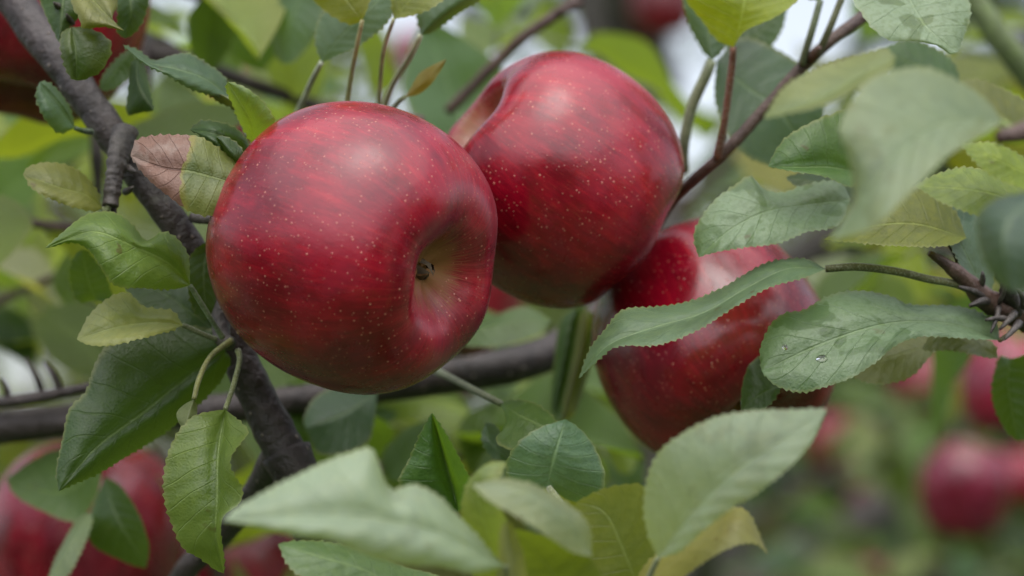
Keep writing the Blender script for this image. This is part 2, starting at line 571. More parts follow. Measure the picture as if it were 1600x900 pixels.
def far_leaves(rng, centres, n, size, droop=0.35):
    """Folded little leaves spread through clumps, as vertex and face lists."""
    verts, faces = [], []
    for _ in range(n):
        c, r = centres[rng.randrange(len(centres))]
        while True:
            u = Vector((rng.uniform(-1, 1), rng.uniform(-1, 1), rng.uniform(-1, 1)))
            if u.length < 1: break
        p = c + u * r
        sp = seen_at(p)
        if sp and any((sp[0] - gx) ** 2 + (sp[1] - gy) ** 2 < gr * gr for gx, gy, gr in GAPS): continue
        L = size * rng.uniform(0.7, 1.3)
        t = Vector((rng.gauss(0, 1), rng.gauss(0, 1), rng.gauss(-droop, .6))).normalized()
        nn = Vector((rng.gauss(0, .6), rng.gauss(0, .6), 1)).normalized()
        b = t.cross(nn)
        if b.length < .1: continue
        b.normalize()
        nn = b.cross(t)
        w = L * 0.29
        k = len(verts)
        m1 = p + t * L * .45 - nn * L * .05
        verts += [p, p + t * L * .3 + b * w, p + t * L * .65 + b * w * .85, p + t * L - nn * L * .12, p + t * L * .65 - b * w * .85, p + t * L * .3 - b * w, m1]
        faces += [(k, k + 1, k + 6), (k + 1, k + 2, k + 6), (k + 2, k + 3, k + 6), (k + 3, k + 4, k + 6), (k + 4, k + 5, k + 6), (k + 5, k, k + 6)]
    return verts, faces


def orchard_tree(x, y, h, seed, label, color, n=3400, group=None, low=0.55, wide=1.0):
    rng = random.Random(seed)
    root = empty('apple_tree', (x, y, 0), label, 'tree', group)
    top = Vector((x + rng.uniform(-.15, .15), y + rng.uniform(-.15, .15), h * .62))
    trunk_pts = [Vector((x, y, -0.05)), Vector((x + rng.uniform(-.05, .05), y, h * .2)), Vector((x + rng.uniform(-.1, .1), y + rng.uniform(-.1, .1), h * .4)), top]
    tube('trunk', trunk_pts, [.10, .075, .06, .035], FAR_BARK, root, (x, y, 0), n=16, segs=10, bump=.15, bump_scale=8)
    centres = []
    for k in range(9):
        a = k * 2.4 + rng.uniform(-.3, .3)
        z0 = h * (0.22 + 0.40 * k / 9)
        reach = h * rng.uniform(.26, .42) * wide
        b = Vector((x, y, z0))
        e = b + Vector((math.cos(a) * reach, math.sin(a) * reach, h * rng.uniform(.10, .26)))
        m = (b + e) / 2 + Vector((0, 0, -.05 * h + rng.uniform(0, .08)))
        tube('limb', [b, m, e], [.035, .024, .010], FAR_BARK, root, b, n=10, segs=7, bump=.12, bump_scale=12)
        for s in (.45, .7, .9, 1.1):
            centres.append((b.lerp(e, s) + Vector((rng.gauss(0, .12), rng.gauss(0, .12), rng.gauss(.0, .10))), rng.uniform(.13, .26) * h / 2.8))
    for k in range(7):
        centres.append((top + Vector((rng.gauss(0, .3), rng.gauss(0, .3), rng.uniform(-.1, h * .36))), rng.uniform(.16, .28) * h / 2.8))
    centres = [(c, r) for c, r in centres if c.z > low]
    v, f = far_leaves(rng, centres, n, 0.085)
    c = mesh_obj('crown', v, f, FAR_LEAF, root, (x, y, h * .6), smooth=False)
    c.color = (*color, 1)
    c['kind'] = 'stuff'
    return root


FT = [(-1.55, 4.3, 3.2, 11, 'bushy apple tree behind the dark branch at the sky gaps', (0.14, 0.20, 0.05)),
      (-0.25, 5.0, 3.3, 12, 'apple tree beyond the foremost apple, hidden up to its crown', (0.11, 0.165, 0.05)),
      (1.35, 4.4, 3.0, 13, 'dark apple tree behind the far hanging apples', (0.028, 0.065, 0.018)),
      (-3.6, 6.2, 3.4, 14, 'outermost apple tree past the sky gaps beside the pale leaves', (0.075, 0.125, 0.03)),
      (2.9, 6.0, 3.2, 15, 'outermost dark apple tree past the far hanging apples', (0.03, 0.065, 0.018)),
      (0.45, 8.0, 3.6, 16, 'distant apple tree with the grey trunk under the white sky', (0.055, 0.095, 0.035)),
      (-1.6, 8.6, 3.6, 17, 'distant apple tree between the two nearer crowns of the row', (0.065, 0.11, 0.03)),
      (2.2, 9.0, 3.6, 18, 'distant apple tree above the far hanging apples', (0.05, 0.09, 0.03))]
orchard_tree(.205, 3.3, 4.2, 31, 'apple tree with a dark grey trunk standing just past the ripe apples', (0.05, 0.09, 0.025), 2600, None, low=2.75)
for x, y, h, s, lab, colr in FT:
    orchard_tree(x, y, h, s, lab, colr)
NEAR = [(-2.4, -2.6, 'unseen full apple tree of the near row, over the left shoulder of the viewer'), (-0.1, -3.4, 'unseen full apple tree of the near row, straight behind the viewer'),
        (2.2, -2.7, 'unseen full apple tree of the near row, over the right shoulder of the viewer'), (-3.5, 0.0, 'unseen full apple tree of the near row, level with the viewer on the left'),
        (3.4, 0.1, 'unseen full apple tree of the near row, level with the viewer on the right')]
for i, (x, y, lab) in enumerate(NEAR):  # unseen row, added dense to darken reflections and the undersides of the apples
    orchard_tree(x, y, 2.6, 40 + i, lab, (0.045, 0.09, 0.025), 6500, 'unseen apple trees of the near row', low=.25, wide=1.15)

# ------------------------------------------------------------------ leaves
def leaf3(parent, mid, A, B, d, e=(0, 0), col=MG, back=False, teeth=True, n=None, nv=12, pucker=0.00025, fold=0.0,
          stalk=None, stalk_col=ST, sw=0.0008, label=None, seed=0, dew=0.0, age=0.0, dead=0.0, bulge=0.0, name='leaf'):
    """A leaf blade lofted between its two margins and its midrib.
    mid runs base > tip; A and B are the two margins between them. d: distance along the midrib (list);
    e: how much farther (+) or nearer (-) each margin lies, in metres; fold: how far the midrib sinks away."""
    rng = random.Random(hash((round(mid[0][0]), round(mid[-1][1]), seed)) & 0xffff)
    base, tip = mid[0], mid[-1]
    lenpx = sum(math.dist(mid[i], mid[i + 1]) for i in range(len(mid) - 1))
    dm = sum(d) / len(d)
    if n is None:
        n = int(max(16, min(130, lenpx * K * dm * 1000 * (1.6 if teeth else 0.4))))
        n = n // 3 * 3 + 1
    M = spline(mid, n)
    LA = spline([base] + list(A) + [tip], n)
    LB = spline([base] + list(B) + [tip], n)
    D = spline([(i / (len(d) - 1), q) for i, q in enumerate(d)], 60) if len(d) > 1 else np.array([[0, d[0]], [1, d[0]]])
    dd = np.interp(np.linspace(0, 1, n), D[:, 0], D[:, 1])
    wa = np.linalg.norm(LA - M, axis=1)
    wb = np.linalg.norm(LB - M, axis=1)
    wm = max(wa.max(), wb.max(), 1e-6)
    def eo(v, t):
        if isinstance(v, (int, float)): return v
        return np.interp(t, np.linspace(0, 1, len(v)), v)
    verts, uvs = [], []
    ph = rng.uniform(0, 6)
    for i in range(n):
        t = i / (n - 1)
        w = math.sin(math.pi * min(1, max(0, t)) ** .8) ** .6 if 0 < t < 1 else 0
        for j in range(nv + 1):
            v = 2 * j / nv - 1
            E = LA[i] if v < 0 else LB[i]
            a = abs(v)
            px, py = M[i] + (E - M[i]) * a
            off = eo(e[0] if v < 0 else e[1], t) * w * (a ** 1.15)
            off += -bulge * w * 4 * a * (1 - a) + fold * w * max(0, 1 - a * 3.0)
            off += pucker * w * math.sin(t * 8.5 * 2 * math.pi - a * 9 + (2.8 if v > 0 else 0)) * (1 - a * .3) * min(1, a * 4)
            off += 0.0009 * w * a * math.sin(t * 11 + ph + (2 if v > 0 else 0))
            if teeth and j in (0, nv) and 0.06 < t < 0.985:
                k = (i % 3)
                am = (-0.25, 0.85, 0.30)[k] * (0.00012 + 0.00062 * rng.random()) / (K * dm)
                dirv = E - M[i]
                L = np.linalg.norm(dirv)
                if L > 1e-6:
                    px, py = px + dirv[0] / L * am, py + dirv[1] / L * am
            verts.append(P(px, py, dd[i] + off))
            uvs.append((t, j / nv))
    faces = []
    s = nv + 1
    for i in range(n - 1):
        for j in range(nv):
            faces.append((i * s + j, i * s + j + 1, (i + 1) * s + j + 1, (i + 1) * s + j))
    # turn the upper face towards (or away from) the viewer
    q = verts[n // 2 * s + nv // 4 * 1], verts[n // 2 * s + 3 * nv // 4], verts[(n // 2 + 2) * s + 3 * nv // 4]
    nr = (q[1] - q[0]).cross(q[2] - q[0])
    toward = nr.dot(Vector((0, 0, CAM_Z)) - q[0]) > 0
    if toward == back:
        faces = [f[::-1] for f in faces]
    o = mesh_obj(name, verts, faces, LEAF, parent, verts[nv // 2], uvs)
    o.color = (*col, 1)
    if dew: o['dew'] = float(dew)
    if age: o['age'] = float(age)
    if dead: o['dead'] = float(dead)
    if label: o['label'] = label
    if stalk:
        pts = [P(*base, d[0])] + [P(*p) if len(p) == 3 else P(*p, d[0]) for p in stalk]
        r = [sw * .9] + [sw] * (len(stalk) - 1) + [sw * 1.35]
        st = tube('leaf_stalk', pts, r, STALK, o, pts[0], n=8 + 5 * len(stalk), segs=8)
        st.color = (*stalk_col, 1)
    o['_grid'] = [n, nv]
    return o


def water_drops(leaf, spots):
    """Flattened beads of water lying on the blade; spots are (t, v, radius)."""
    n, nv = leaf['_grid']
    me = leaf.data
    org = world_loc(leaf)
    for t, v, r in spots:
        i, j = int(t * (n - 1)), int((v + 1) / 2 * nv)
        k = i * (nv + 1) + j
        p = me.vertices[k].co
        nr = me.vertices[k].normal
        if nr.dot(Vector((0, 0, CAM_Z)) - (org + p)) < 0: nr = -nr
        q = Vector((0, 0, 1)).rotation_difference(nr).to_matrix()
        verts, faces = [], []
        S, Rn = 14, 6
        for a in range(Rn):
            th = (a / (Rn - 1)) * math.pi / 2
            for b in range(S):
                f = 2 * math.pi * b / S
                wv = 1 + .12 * math.sin(2 * f + t * 20)
                verts.append(org + p + q @ Vector((math.cos(th) * math.cos(f) * r * wv, math.cos(th) * math.sin(f) * r, math.sin(th) * r * .13 + .00008)))
        for a in range(Rn - 1):
            for b in range(S):
                faces.append((a * S + b, a * S + (b + 1) % S, (a + 1) * S + (b + 1) % S, (a + 1) * S + b))
        faces.append(tuple(range(S - 1, -1, -1)))
        mesh_obj('water_drop', verts, faces, WATER, leaf, org + p)


# plain leaves of standard shape for the blurred shoots behind; their meshes are shared
def std_leaf_mesh(k):
    rng = random.Random(100 + k)
    n, nv = 14, 6
    fold = rng.uniform(.10, .38)
    curl = rng.uniform(-.05, .35)
    twist = rng.uniform(-.5, .5)
    verts, uvs, faces = [], [], []
    for i in range(n):
        t = i / (n - 1)
        w = .30 * (math.sin(math.pi * t ** .80) ** .85) * (1 - .25 * t) + (.003 if 0 < i < n - 1 else 0)
        if t > .9: w *= .9
        for j in range(nv + 1):
            v = 2 * j / nv - 1
            x = v * w
            z = abs(v) * w * fold * 2 - curl * t * t * .7 + .02 * math.sin(t * 14 + v * 2 + k)
            tw = twist * t
            verts.append(Vector((x * math.cos(tw) - z * math.sin(tw), t, x * math.sin(tw) + z * math.cos(tw))))
            uvs.append((t, j / nv))
    s = nv + 1
    for i in range(n - 1):
        for j in range(nv):
            faces.append((i * s + j, i * s + j + 1, (i + 1) * s + j + 1, (i + 1) * s + j))
    me = bpy.data.meshes.new('plain_leaf')
    me.from_pydata(verts, [], faces)
    lay = me.uv_layers.new(name='UVMap')
    idx = np.empty(len(me.loops), dtype=np.int32)
    me.loops.foreach_get('vertex_index', idx)
    lay.data.foreach_set('uv', np.asarray(uvs, dtype=np.float32)[idx].ravel())
    me.polygons.foreach_set('use_smooth', [True] * len(me.polygons))
    me.materials.append(LEAF)
    return me


STD = [std_leaf_mesh(k) for k in range(7)]


def plain_leaf(parent, loc, t, nrm, length, col, k, width=1.0, age=0.0):
    t = t.normalized()
    b = t.cross(nrm)
    if b.length < 1e-3: b = t.orthogonal()
    b.normalize()
    nn = b.cross(t)
    o = bpy.data.objects.new('leaf', STD[k % len(STD)])
    COL.objects.link(o)
    o.parent = parent
    m = Matrix((b * length * width, t * length, nn * length)).transposed().to_4x4()
    m.translation = loc - world_loc(parent)
    o.matrix_local = m
    o.color = (*col, 1)
    if age: o['age'] = age
    return o


def bleaf(parent, cx, cy, d, lpx, ang, col, up=0.6, roll=0.0, slope=0.0, k=None, width=1.0, back=False, age=0.0):
    """A plain leaf centred where the photo shows it; ang: where its tip points in the picture (0 = +x, 90 = up)."""
    a = R(ang)
    t = Vector((math.cos(a), slope, math.sin(a))).normalized()
    nrm = Vector((roll, -1, up)) * (-1 if back else 1)
    L = lpx * K * d
    return plain_leaf(parent, P(cx, cy, d) - t * L * .5, t, nrm, L, col, k if k is not None else int(cx * 7 + cy * 3), width, age)


def shade(c, rng, a=.25):
    f = 1 + rng.uniform(-a, a)
    return (c[0] * f * (1 + rng.uniform(-.12, .12)), c[1] * f, c[2] * f * (1 + rng.uniform(-.2, .2)))


def shoot(label, pts, r0, n, cols, seed, size=0.075, cat='branch', spread=1.0, wood=TWIG, group=None, name='leafy_shoot'):
    """A twig with leaves all along it."""
    rng = random.Random(seed)
    wp = [P(*p) for p in pts]
    root = empty(name, wp[0], label, cat, group)
    tube('wood', wp, [r0 * (1 - .6 * i / (len(wp) - 1)) for i in range(len(wp))], wood, root, wp[0], n=8 * len(wp), segs=8, bump=.12)
    q = spline([tuple(p) for p in wp], max(n, 3))
    for i in range(n):
        p = Vector(q[i])
        ax = Vector(q[min(i + 1, len(q) - 1)] - q[max(i - 1, 0)]).normalized()
        s = ax.orthogonal().normalized()
        ang = i * 2.4 + rng.uniform(-.5, .5)
        out = (Matrix.Rotation(ang, 3, ax) @ s)
        out.z = out.z * .6 + .1
        t = (out + ax * .5 + Vector((0, 0, rng.uniform(-.7, .1)))).normalized()
        st = .016 * rng.uniform(.6, 1.5) * spread
        base = p + (out + ax * .4).normalized() * st
        lf = plain_leaf(root, base, t, Vector((rng.gauss(0, .35), -.35 + rng.gauss(0, .35), 1)), size * rng.uniform(.75, 1.2), shade(cols[rng.randrange(len(cols))], rng), rng.randrange(7), rng.uniform(.85, 1.1), rng.choice([0, 0, 0, .5]))
        if st > .004:
            v, f, u = tube_data([p, p.lerp(base, .6) + Vector((0, 0, .002)), base], [.0009, .0007, .0007], n=5, segs=5)
            so = mesh_obj('leaf_stalk', v, f, STALK, None, p)
            so.parent = root
            so.location = p - world_loc(root)
            so.color = (*ST, 1)
    return root


# ------------------------------------------------------------------ apples
PROFILE = [(0, .34), (.05, .35), (.11, .43), (.19, .60), (.28, .775), (.35, .88), (.43, .925), (.54, .905), (.66, .84), (.79, .72), (.91, .51), (.982, .23), (1.0, -.04),
           (.975, -.32), (.90, -.57), (.78, -.765), (.64, -.885), (.51, -.930), (.41, -.925), (.32, -.872), (.245, -.800), (.17, -.725), (.09, -.68), (0, -.665)]


def apple_mesh(rad, seed, high=1.0, nz=72, na=96, lobes=.010, ridge=None):
    rng = random.Random(seed)
    prof = spline(PROFILE, nz)
    ph = [rng.uniform(0, 6.28) for _ in range(5)]
    verts, faces = [], []
    for i in range(1, nz - 1):
        r, z = prof[i]
        lo = max(0, -z)
        hi = max(0, z)
        for k in range(na):
            a = 2 * math.pi * k / na
            f = 1 + lobes * (.25 + lo * 1.3) * math.cos(5 * a + ph[0]) + .014 * math.cos(2 * a + ph[1]) + .010 * math.cos(3 * a + ph[2])
            zz = z * (1 + .03 * math.cos(a + ph[3]) * (1 if z > 0 else .8) + (.022 * lo + .015 * hi) * math.cos(5 * a + ph[0]))
            if ridge:                                   # a deeper cleft lip on one side of the stem cavity
                a0, amt = ridge
                g = math.exp(-((math.atan2(math.sin(a - a0), math.cos(a - a0))) / .75) ** 2)
                if z > .45: zz += amt * g * min(1, max(0, (r - .05) / .35)) * max(0, 1 - max(0, r - .5) / .5)
            verts.append(Vector((math.cos(a) * r * f, math.sin(a) * r * f, zz * high)) * rad)
    t = len(verts)
    verts.append(Vector((0, 0, PROFILE[0][1] * high * rad)))
    verts.append(Vector((0, 0, PROFILE[-1][1] * high * rad)))
    m = nz - 2
    for i in range(m - 1):
        for k in range(na):
            k2 = (k + 1) % na
            faces.append((i * na + k, (i + 1) * na + k, (i + 1) * na + k2, i * na + k2))
    for k in range(na):
        k2 = (k + 1) % na
        faces.append((t, k, k2))
        faces.append((t + 1, (m - 1) * na + k2, (m - 1) * na + k))
    return verts, faces


def apple(label, centre, rad, axis, seed, high=1.0, group=None, tone=(1, 1, 1), spin=0.0, nz=72, na=96, stalk_len=0.024, bend=(0, 0), ridge=None, fat=False):
    """axis: where the stem end points."""
    v, f = apple_mesh(rad, seed, high, nz, na, ridge=ridge)
    o = mesh_obj('apple', v, f, SKIN, None, (0, 0, 0))
    q = Matrix.Rotation(TILT, 3, 'X').to_quaternion() @ Vector((0, 0, 1)).rotation_difference(Vector(axis).normalized()) @ Matrix.Rotation(spin, 3, 'Z').to_quaternion()
    o.rotation_mode = 'QUATERNION'
    o.rotation_quaternion = q
    o.location = centre
    o.color = (*tone, 1)
    tag(o, label, 'apple', group)
    z0 = .32 * rad * high
    pts = [Vector((0, 0, z0)), Vector((bend[0] * .3, bend[1] * .3, z0 + stalk_len * .55)), Vector((bend[0], bend[1], z0 + stalk_len))]
    sv, sf, su = tube_data(pts, [.0012, .0011, .0017], n=10, segs=8)
    s = mesh_obj('stalk', sv, sf, STALK, None, (0, 0, 0), su)
    s.parent = o
    s.color = (.12, .09, .04, 1)
    # dried sepals closed over the eye of the apple
    rng = random.Random(seed + 5)
    cv, cf = [], []
    zc = -.664 * rad * high
    for k in range(5):
        a = k * 2 * math.pi / 5 + rng.uniform(-.2, .2)
        d = Vector((math.cos(a), math.sin(a), 0))
        sd = Vector((-d.y, d.x, 0))
        b = len(cv)
        rr = rad * .075
        h = rad * rng.uniform(.07, .13)
        tipd = rng.uniform(-.3, .5)
        cv += [d * rr + sd * rr * .55 + Vector((0, 0, zc + .002)), d * rr - sd * rr * .55 + Vector((0, 0, zc + .002)), d * rr * .8 - sd * rr * .3 + Vector((0, 0, zc - h * .6)), d * rr * .8 + sd * rr * .3 + Vector((0, 0, zc - h * .6)), d * rr * tipd + Vector((0, 0, zc - h))]
        cf += [(b, b + 1, b + 2, b + 3), (b + 3, b + 2, b + 4)]
    c = mesh_obj('calyx', cv, cf, SEPAL, None, (0, 0, 0))
    c.parent = o
    return o


# the three ripe apples in focus
A1 = apple('large glossy foremost apple showing its straw-coloured eye', P(553, 386, .700), .0417, (-.80, .53, .27), 3, .885, 'ripe apples in focus', spin=.5)
A2 = apple('ripe apple with a deep stem cavity, between its two sharp neighbours', P(870, 276, .757), .0394, (-.80, -.23, .55), 8, .885, 'ripe apples in focus', spin=1.1, stalk_len=.010)
A3 = apple('ripe apple half hidden by a leaf laid across its front', P(1112, 536, .780), .0372, (-.35, .62, .70), 15, 1.0, 'ripe apples in focus', spin=.2)
# apples of the same tree, out of focus
apple('dark red apple in shade behind the thick dark branch', P(60, 8, .845), .0385, (.2, .3, .9), 21, 1.0, 'softly blurred apples on the tree', (.8, .8, .8))
apple('large blurred apple under the thin grey twigs, crossed by dark leaves', P(132, 846, .955), .0385, (.1, -.1, 1), 22, 1.05, 'softly blurred apples on the tree', (.85, 1.1, 1.2))
apple('dark red apple under the broad pale leaf that points at the hanging leaf', P(356, 925, 1.05), .0385, (-.1, .3, 1), 23, 1.0, 'softly blurred apples on the tree', (.95, .9, .9))
apple('blurred apple peeping out between the two largest apples', P(705, 440, 1.25), .0385, (.3, .3, 1), 24, 1.0, 'softly blurred apples on the tree', (1.1, 1.5, 1.5))

proto = apple('blurred red apple hanging alone, biggest of the far ones', P(1507, 766, 2.05), .0375, (.1, -.2, 1), 31, 1.10, 'far blurred apples', (.80, 1.4, 1.8), nz=40, na=48)
FAR_APPLES = [(1310, 690, 3.0, .038, 'far blurred dark apple beside the tip of the broad pale leaf', (.9, 1, 1)),
              (1578, 600, 1.85, .039, 'far blurred pink apple just below the bristly spur', (.95, 1.4, 1.8)),
              (1442, 596, 2.6, .037, 'far blurred dark apple under the wet leaf with one clear drop', (.85, .9, .9)),
              (1350, 790, 4.2, .037, 'tiny far blurred pinkish apple below the dark one', (1.5, 4, 4)),
              (1598, 745, 2.9, .037, 'far blurred apple cut by the frame beside the biggest far one', (1.1, 1.6, 1.6)),
              (1036, 6, 2.9, .039, 'far blurred dark apple against the white sky', (.7, .7, .7)),
              (345, 110, 3.4, .034, 'far blurred pink apple under the dark olive leaf', (1.5, 4, 4)),
              (438, 98, 3.0, .034, 'far blurred pink apple nearest the slender stalks', (1.4, 3.5, 3.5)),
              (655, 82, 3.3, .034, 'far blurred pale apple between the slender stalks', (1.5, 5, 5)),
              (358, 190, 2.4, .032, 'far blurred pinkish apple behind the yellow-edged folded leaf', (1.3, 3, 2.6)),
              (440, 172, 2.2, .036, 'far blurred dark apple behind the rim of the foremost apple', (.7, .7, .7)),
              (1345, 905, 3.6, .037, 'far blurred apple cut by the frame under the tiny pinkish one', (1.2, 2.4, 2.4))]
for i, (px, py, d, r, lab, tone) in enumerate(FAR_APPLES):
    o = proto.copy()
    COL.objects.link(o)
    for ch in proto.children:
        c = ch.copy()
        COL.objects.link(c)
        c.parent = o
    o.location = P(px, py, d)
    sc = r / .0375
    o.scale = (sc, sc, sc * (.94 if i % 2 else .82))
    o.rotation_mode = 'XYZ'
    o.rotation_euler = (R(-10 + 13 * (i % 4)), R(12 - 9 * (i % 3)), i * 1.3)
    o.color = (*tone, 1)
    o['label'] = lab

# ------------------------------------------------------------------ the dark main branch with its leaves
wp = [P(-160, -230, .80), P(-60, -110, .785), P(28, 8, .765), P(95, 100, .752), P(168, 200, .742), P(228, 290, .738), P(283, 365, .738), P(330, 450, .742), P(372, 555, .742), P(415, 645, .740), P(452, 722, .738)]
MB = empty('apple_branch', wp[0], 'thick dark branch running down beside the foremost apple, with a brown-tipped leaf', 'branch')
tube('wood', wp, [x * K * .745 for x in (33, 32, 30, 27, 25, 24, 24, 25, 27, 30, 34)], BARK, MB, wp[0], n=160, segs=32, bump=.12, bump_scale=75)
w2 = [P(447, 708, .739), P(462, 742, .738), P(480, 800, .742), P(520, 930, .76)]
tube('wood', w2, [x * K * .745 for x in (40, 36, 33, 30)], BARK, MB, w2[0], n=30, segs=24, bump=.06, bump_scale=80)
w3 = [P(440, 700, .742), P(400, 770, .765), P(340, 840, .785), P(292, 890, .79), P(250, 960, .80)]
tube('limb', w3, [x * K * .77 for x in (26, 22, 20, 19, 17)], BARK, MB, w3[0], n=30, segs=16, bump=.07, bump_scale=80)
w4 = [P(196, 205, .735), P(186, 240, .728), P(178, 285, .724), P(172, 322, .722)]
tube('spur', w4, [x * K * .73 for x in (19, 17, 15, 12)], SPUR, MB, w4[0], n=60, segs=16, bump=.10, bump_scale=200,
     rfun=lambda t, a: 1 + (.065 * math.sin(t * 74 + 2.2 * math.sin(t * 17) + .5 * math.sin(a)) if t > .4 else 0) + .10 * math.sin(a * 2 + t * 5))
for (a, b) in (((200, 262), (212, 268)), ((196, 300), (208, 292)), ((166, 318), (160, 332)), ((176, 322), (180, 334)), ((95, 12), (84, 4)), ((112, 36), (104, 22))):
    tube('bud', [P(*a, .728), P((a[0] + b[0]) / 2, (a[1] + b[1]) / 2 + 1, .725), P(*b, .722)], [.0012, .0010, .0003], SPUR, MB, n=7, segs=7)
tube('twig', [P(300, 340, .735), P(325, 343, .73), P(352, 338, .726), P(385, 330, .735)], [.0016, .0015, .0013, .0012], SPUR, MB, n=16, segs=8, bump=.1)
w5 = [P(352, 470, .726), P(345, 500, .724), P(348, 530, .720), P(362, 538, .718)]
tube('spur', w5, [.0030, .0028, .0026, .0020], SPUR, MB, n=20, segs=10, bump=.12, bump_scale=200)

LV = lambda *a, **k: leaf3(MB, *a, **k)
# round leaf hanging over the branch
LV([(112, 42), (118, 80), (120, 126)], [(98, 50), (94, 70), (100, 100), (110, 120)], [(140, 44), (170, 62), (172, 85), (158, 110), (135, 123)], [.715, .71, .712], (.004, .004), DG, age=.25, bulge=.003)
LV([(100, -40), (98, 10), (92, 66)], [(60, -20), (70, 20), (84, 50)], [(150, -20), (140, 10), (110, 40)], [.73, .725, .722], (.006, .004), DG)
LV([(125, -30), (150, 5), (194, 48)], [(112, 0), (124, 30), (132, 44), (165, 42)], [(180, -30), (184, 5), (176, 24), (174, 38)], [.722, .712, .706], (-.004, .010), OL, age=.6, bulge=.004)
LV([(190, -40), (205, 10), (196, 60)], [(180, -10), (184, 20), (184, 50)], [(232, -20), (228, 20), (214, 48)], [.735, .728, .73], (.004, .006), DG)
# small leaf on its stalk under the branch
LV([(117, 200), (95, 165), (62, 128)], [(92, 208), (70, 185), (56, 152)], [(110, 170), (92, 142), (74, 128)], [.728, .724, .722], (-.004, .010), BG, stalk=[(128, 204, .73), (142, 206, .737)], bulge=.003, stalk_col=DG)
# dark leaves hanging behind the branch
LV([(212, 74), (185, 105), (160, 142)], [(190, 85), (165, 112), (156, 132)], [(222, 90), (205, 118), (180, 138)], [.748, .752, .755], (.005, -.004), DG)
LV([(214, 92), (216, 130), (240, 173)], [(204, 100), (200, 140), (198, 178), (220, 176)], [(224, 98), (232, 130), (238, 158)], [.742, .738, .735], (.004, .012), DG)
# long leaf arching over to the apple
LV([(357, 150), (318, 122), (275, 108), (235, 98), (192, 70)], [(340, 150), (300, 140), (262, 118), (236, 106), (215, 92)], [(352, 122), (325, 100), (295, 84), (266, 87), (240, 94), (215, 78)], [.722, .716, .712, .710, .716], (-.006, .020), BG, bulge=.003, stalk=[(372, 175, .724), (388, 215, .722)])
LV([(392, 214), (376, 172), (346, 148), (307, 137)], [(380, 200), (366, 172), (340, 158), (322, 145)], [(396, 195), (386, 168), (360, 148), (330, 138)], [.724, .718, .716, .714], (.006, .014), OL, back=True, age=.3)
LV([(402, 236), (392, 190), (374, 158), (356, 128)], [(388, 215), (374, 190), (364, 165), (354, 142)], [(424, 222), (431, 195), (416, 165), (392, 142), (372, 132)], [.715, .705, .700, .70], (.008, -.002), GG, bulge=.002)
# dark crumpled leaf against the apple
LV([(392, 262), (368, 235), (340, 210), (297, 203)], [(375, 270), (352, 255), (336, 232), (318, 215)], [(394, 238), (380, 210), (355, 194), (320, 188), (304, 195)], [.718, .706, .700, .706], (-.004, .014), DG, bulge=.004)
LV([(384, 270), (366, 245), (348, 222), (338, 214)], [(374, 268), (356, 248), (344, 230)], [(386, 250), (374, 228), (354, 214)], [.700, .694, .693, .696], (.006, .003), DG)
# the half brown leaf
LV([(377, 290), (345, 280), (300, 268), (255, 262), (204, 243)], [(378, 318), (350, 330), (320, 337), (290, 326), (262, 305), (238, 286), (218, 264)], [(374, 262), (345, 234), (312, 214), (275, 211), (240, 212), (213, 220)],
   [.690, .688, .686, .688, .694], (-.003, .008), (0.125, 0.165, 0.055), age=.35, dead=.47, bulge=.002, pucker=.0003, label='leaf whose outer half has died and gone pinkish brown')
# small olive leaf by the spur
LV([(160, 324), (135, 305), (90, 292), (36, 272)], [(148, 330), (110, 322), (75, 308), (50, 294)], [(152, 298), (130, 272), (100, 257), (70, 254), (46, 260)], [.722, .716, .712, .715], (-.006, .012), OL, age=.45, bulge=.002, stalk=[(165, 330, .722), (170, 322, .722)])
# arched leaf with a rolled tip
LV([(297, 446), (262, 410), (205, 382), (150, 362), (108, 372), (70, 388)], [(270, 452), (220, 450), (180, 446), (158, 418), (138, 390), (112, 379)], [(294, 400), (276, 372), (254, 362), (238, 372), (226, 374), (208, 352), (188, 336), (165, 330), (135, 336), (106, 356)],
   [.708, .700, .694, .690, .692, .696], ((-.004, -.008, -.004, 0), (.004, .012, .018, .006)), GG, bulge=.004, pucker=.0003, stalk=[(318, 480, .712), (338, 512, .716), (348, 528, .718)], stalk_col=PG)
LV([(150, 470), (138, 440), (128, 390)], [(120, 470), (108, 430), (116, 400)], [(175, 470), (165, 430), (140, 396)], [.76, .755, .75], (.006, -.004), DG)
LV([(330, 372), (318, 420), (322, 500)], [(298, 400), (294, 450), (305, 490)], [(345, 390), (352, 440), (340, 490)], [.735, .730, .728], (-.004, .006), DG)
LV([(345, 525), (300, 490), (240, 450), (190, 440)], [(300, 515), (240, 490), (205, 462)], [(330, 480), (290, 445), (240, 425)], [.735, .738, .742, .745], (-.004, .008), DG)
# pale leaf pointing away
LV([(286, 508), (240, 503), (180, 512), (120, 530)], [(262, 518), (215, 530), (172, 540), (140, 539)], [(270, 486), (246, 483), (222, 478), (204, 460), (184, 459), (158, 474), (136, 498)], [.712, .704, .698, .700], (-.010, .012), (0.28, 0.31, 0.12), age=.5, bulge=.003, stalk=[(312, 520, .715), (335, 529, .718), (350, 530, .72)], label='pale yellowish leaf with a blunt tip')
# the large dark leaf
LV([(352, 548), (290, 592), (225, 645), (150, 700), (92, 768)], [(350, 522), (290, 508), (225, 512), (172, 535), (148, 570), (134, 612), (108, 640), (97, 690), (88, 735)], [(360, 566), (335, 608), (290, 650), (250, 682), (200, 712), (150, 742), (112, 758)],
   [.728, .722, .715, .708, .704], (.006, .016), DG, fold=.003, bulge=.002, pucker=.0003)
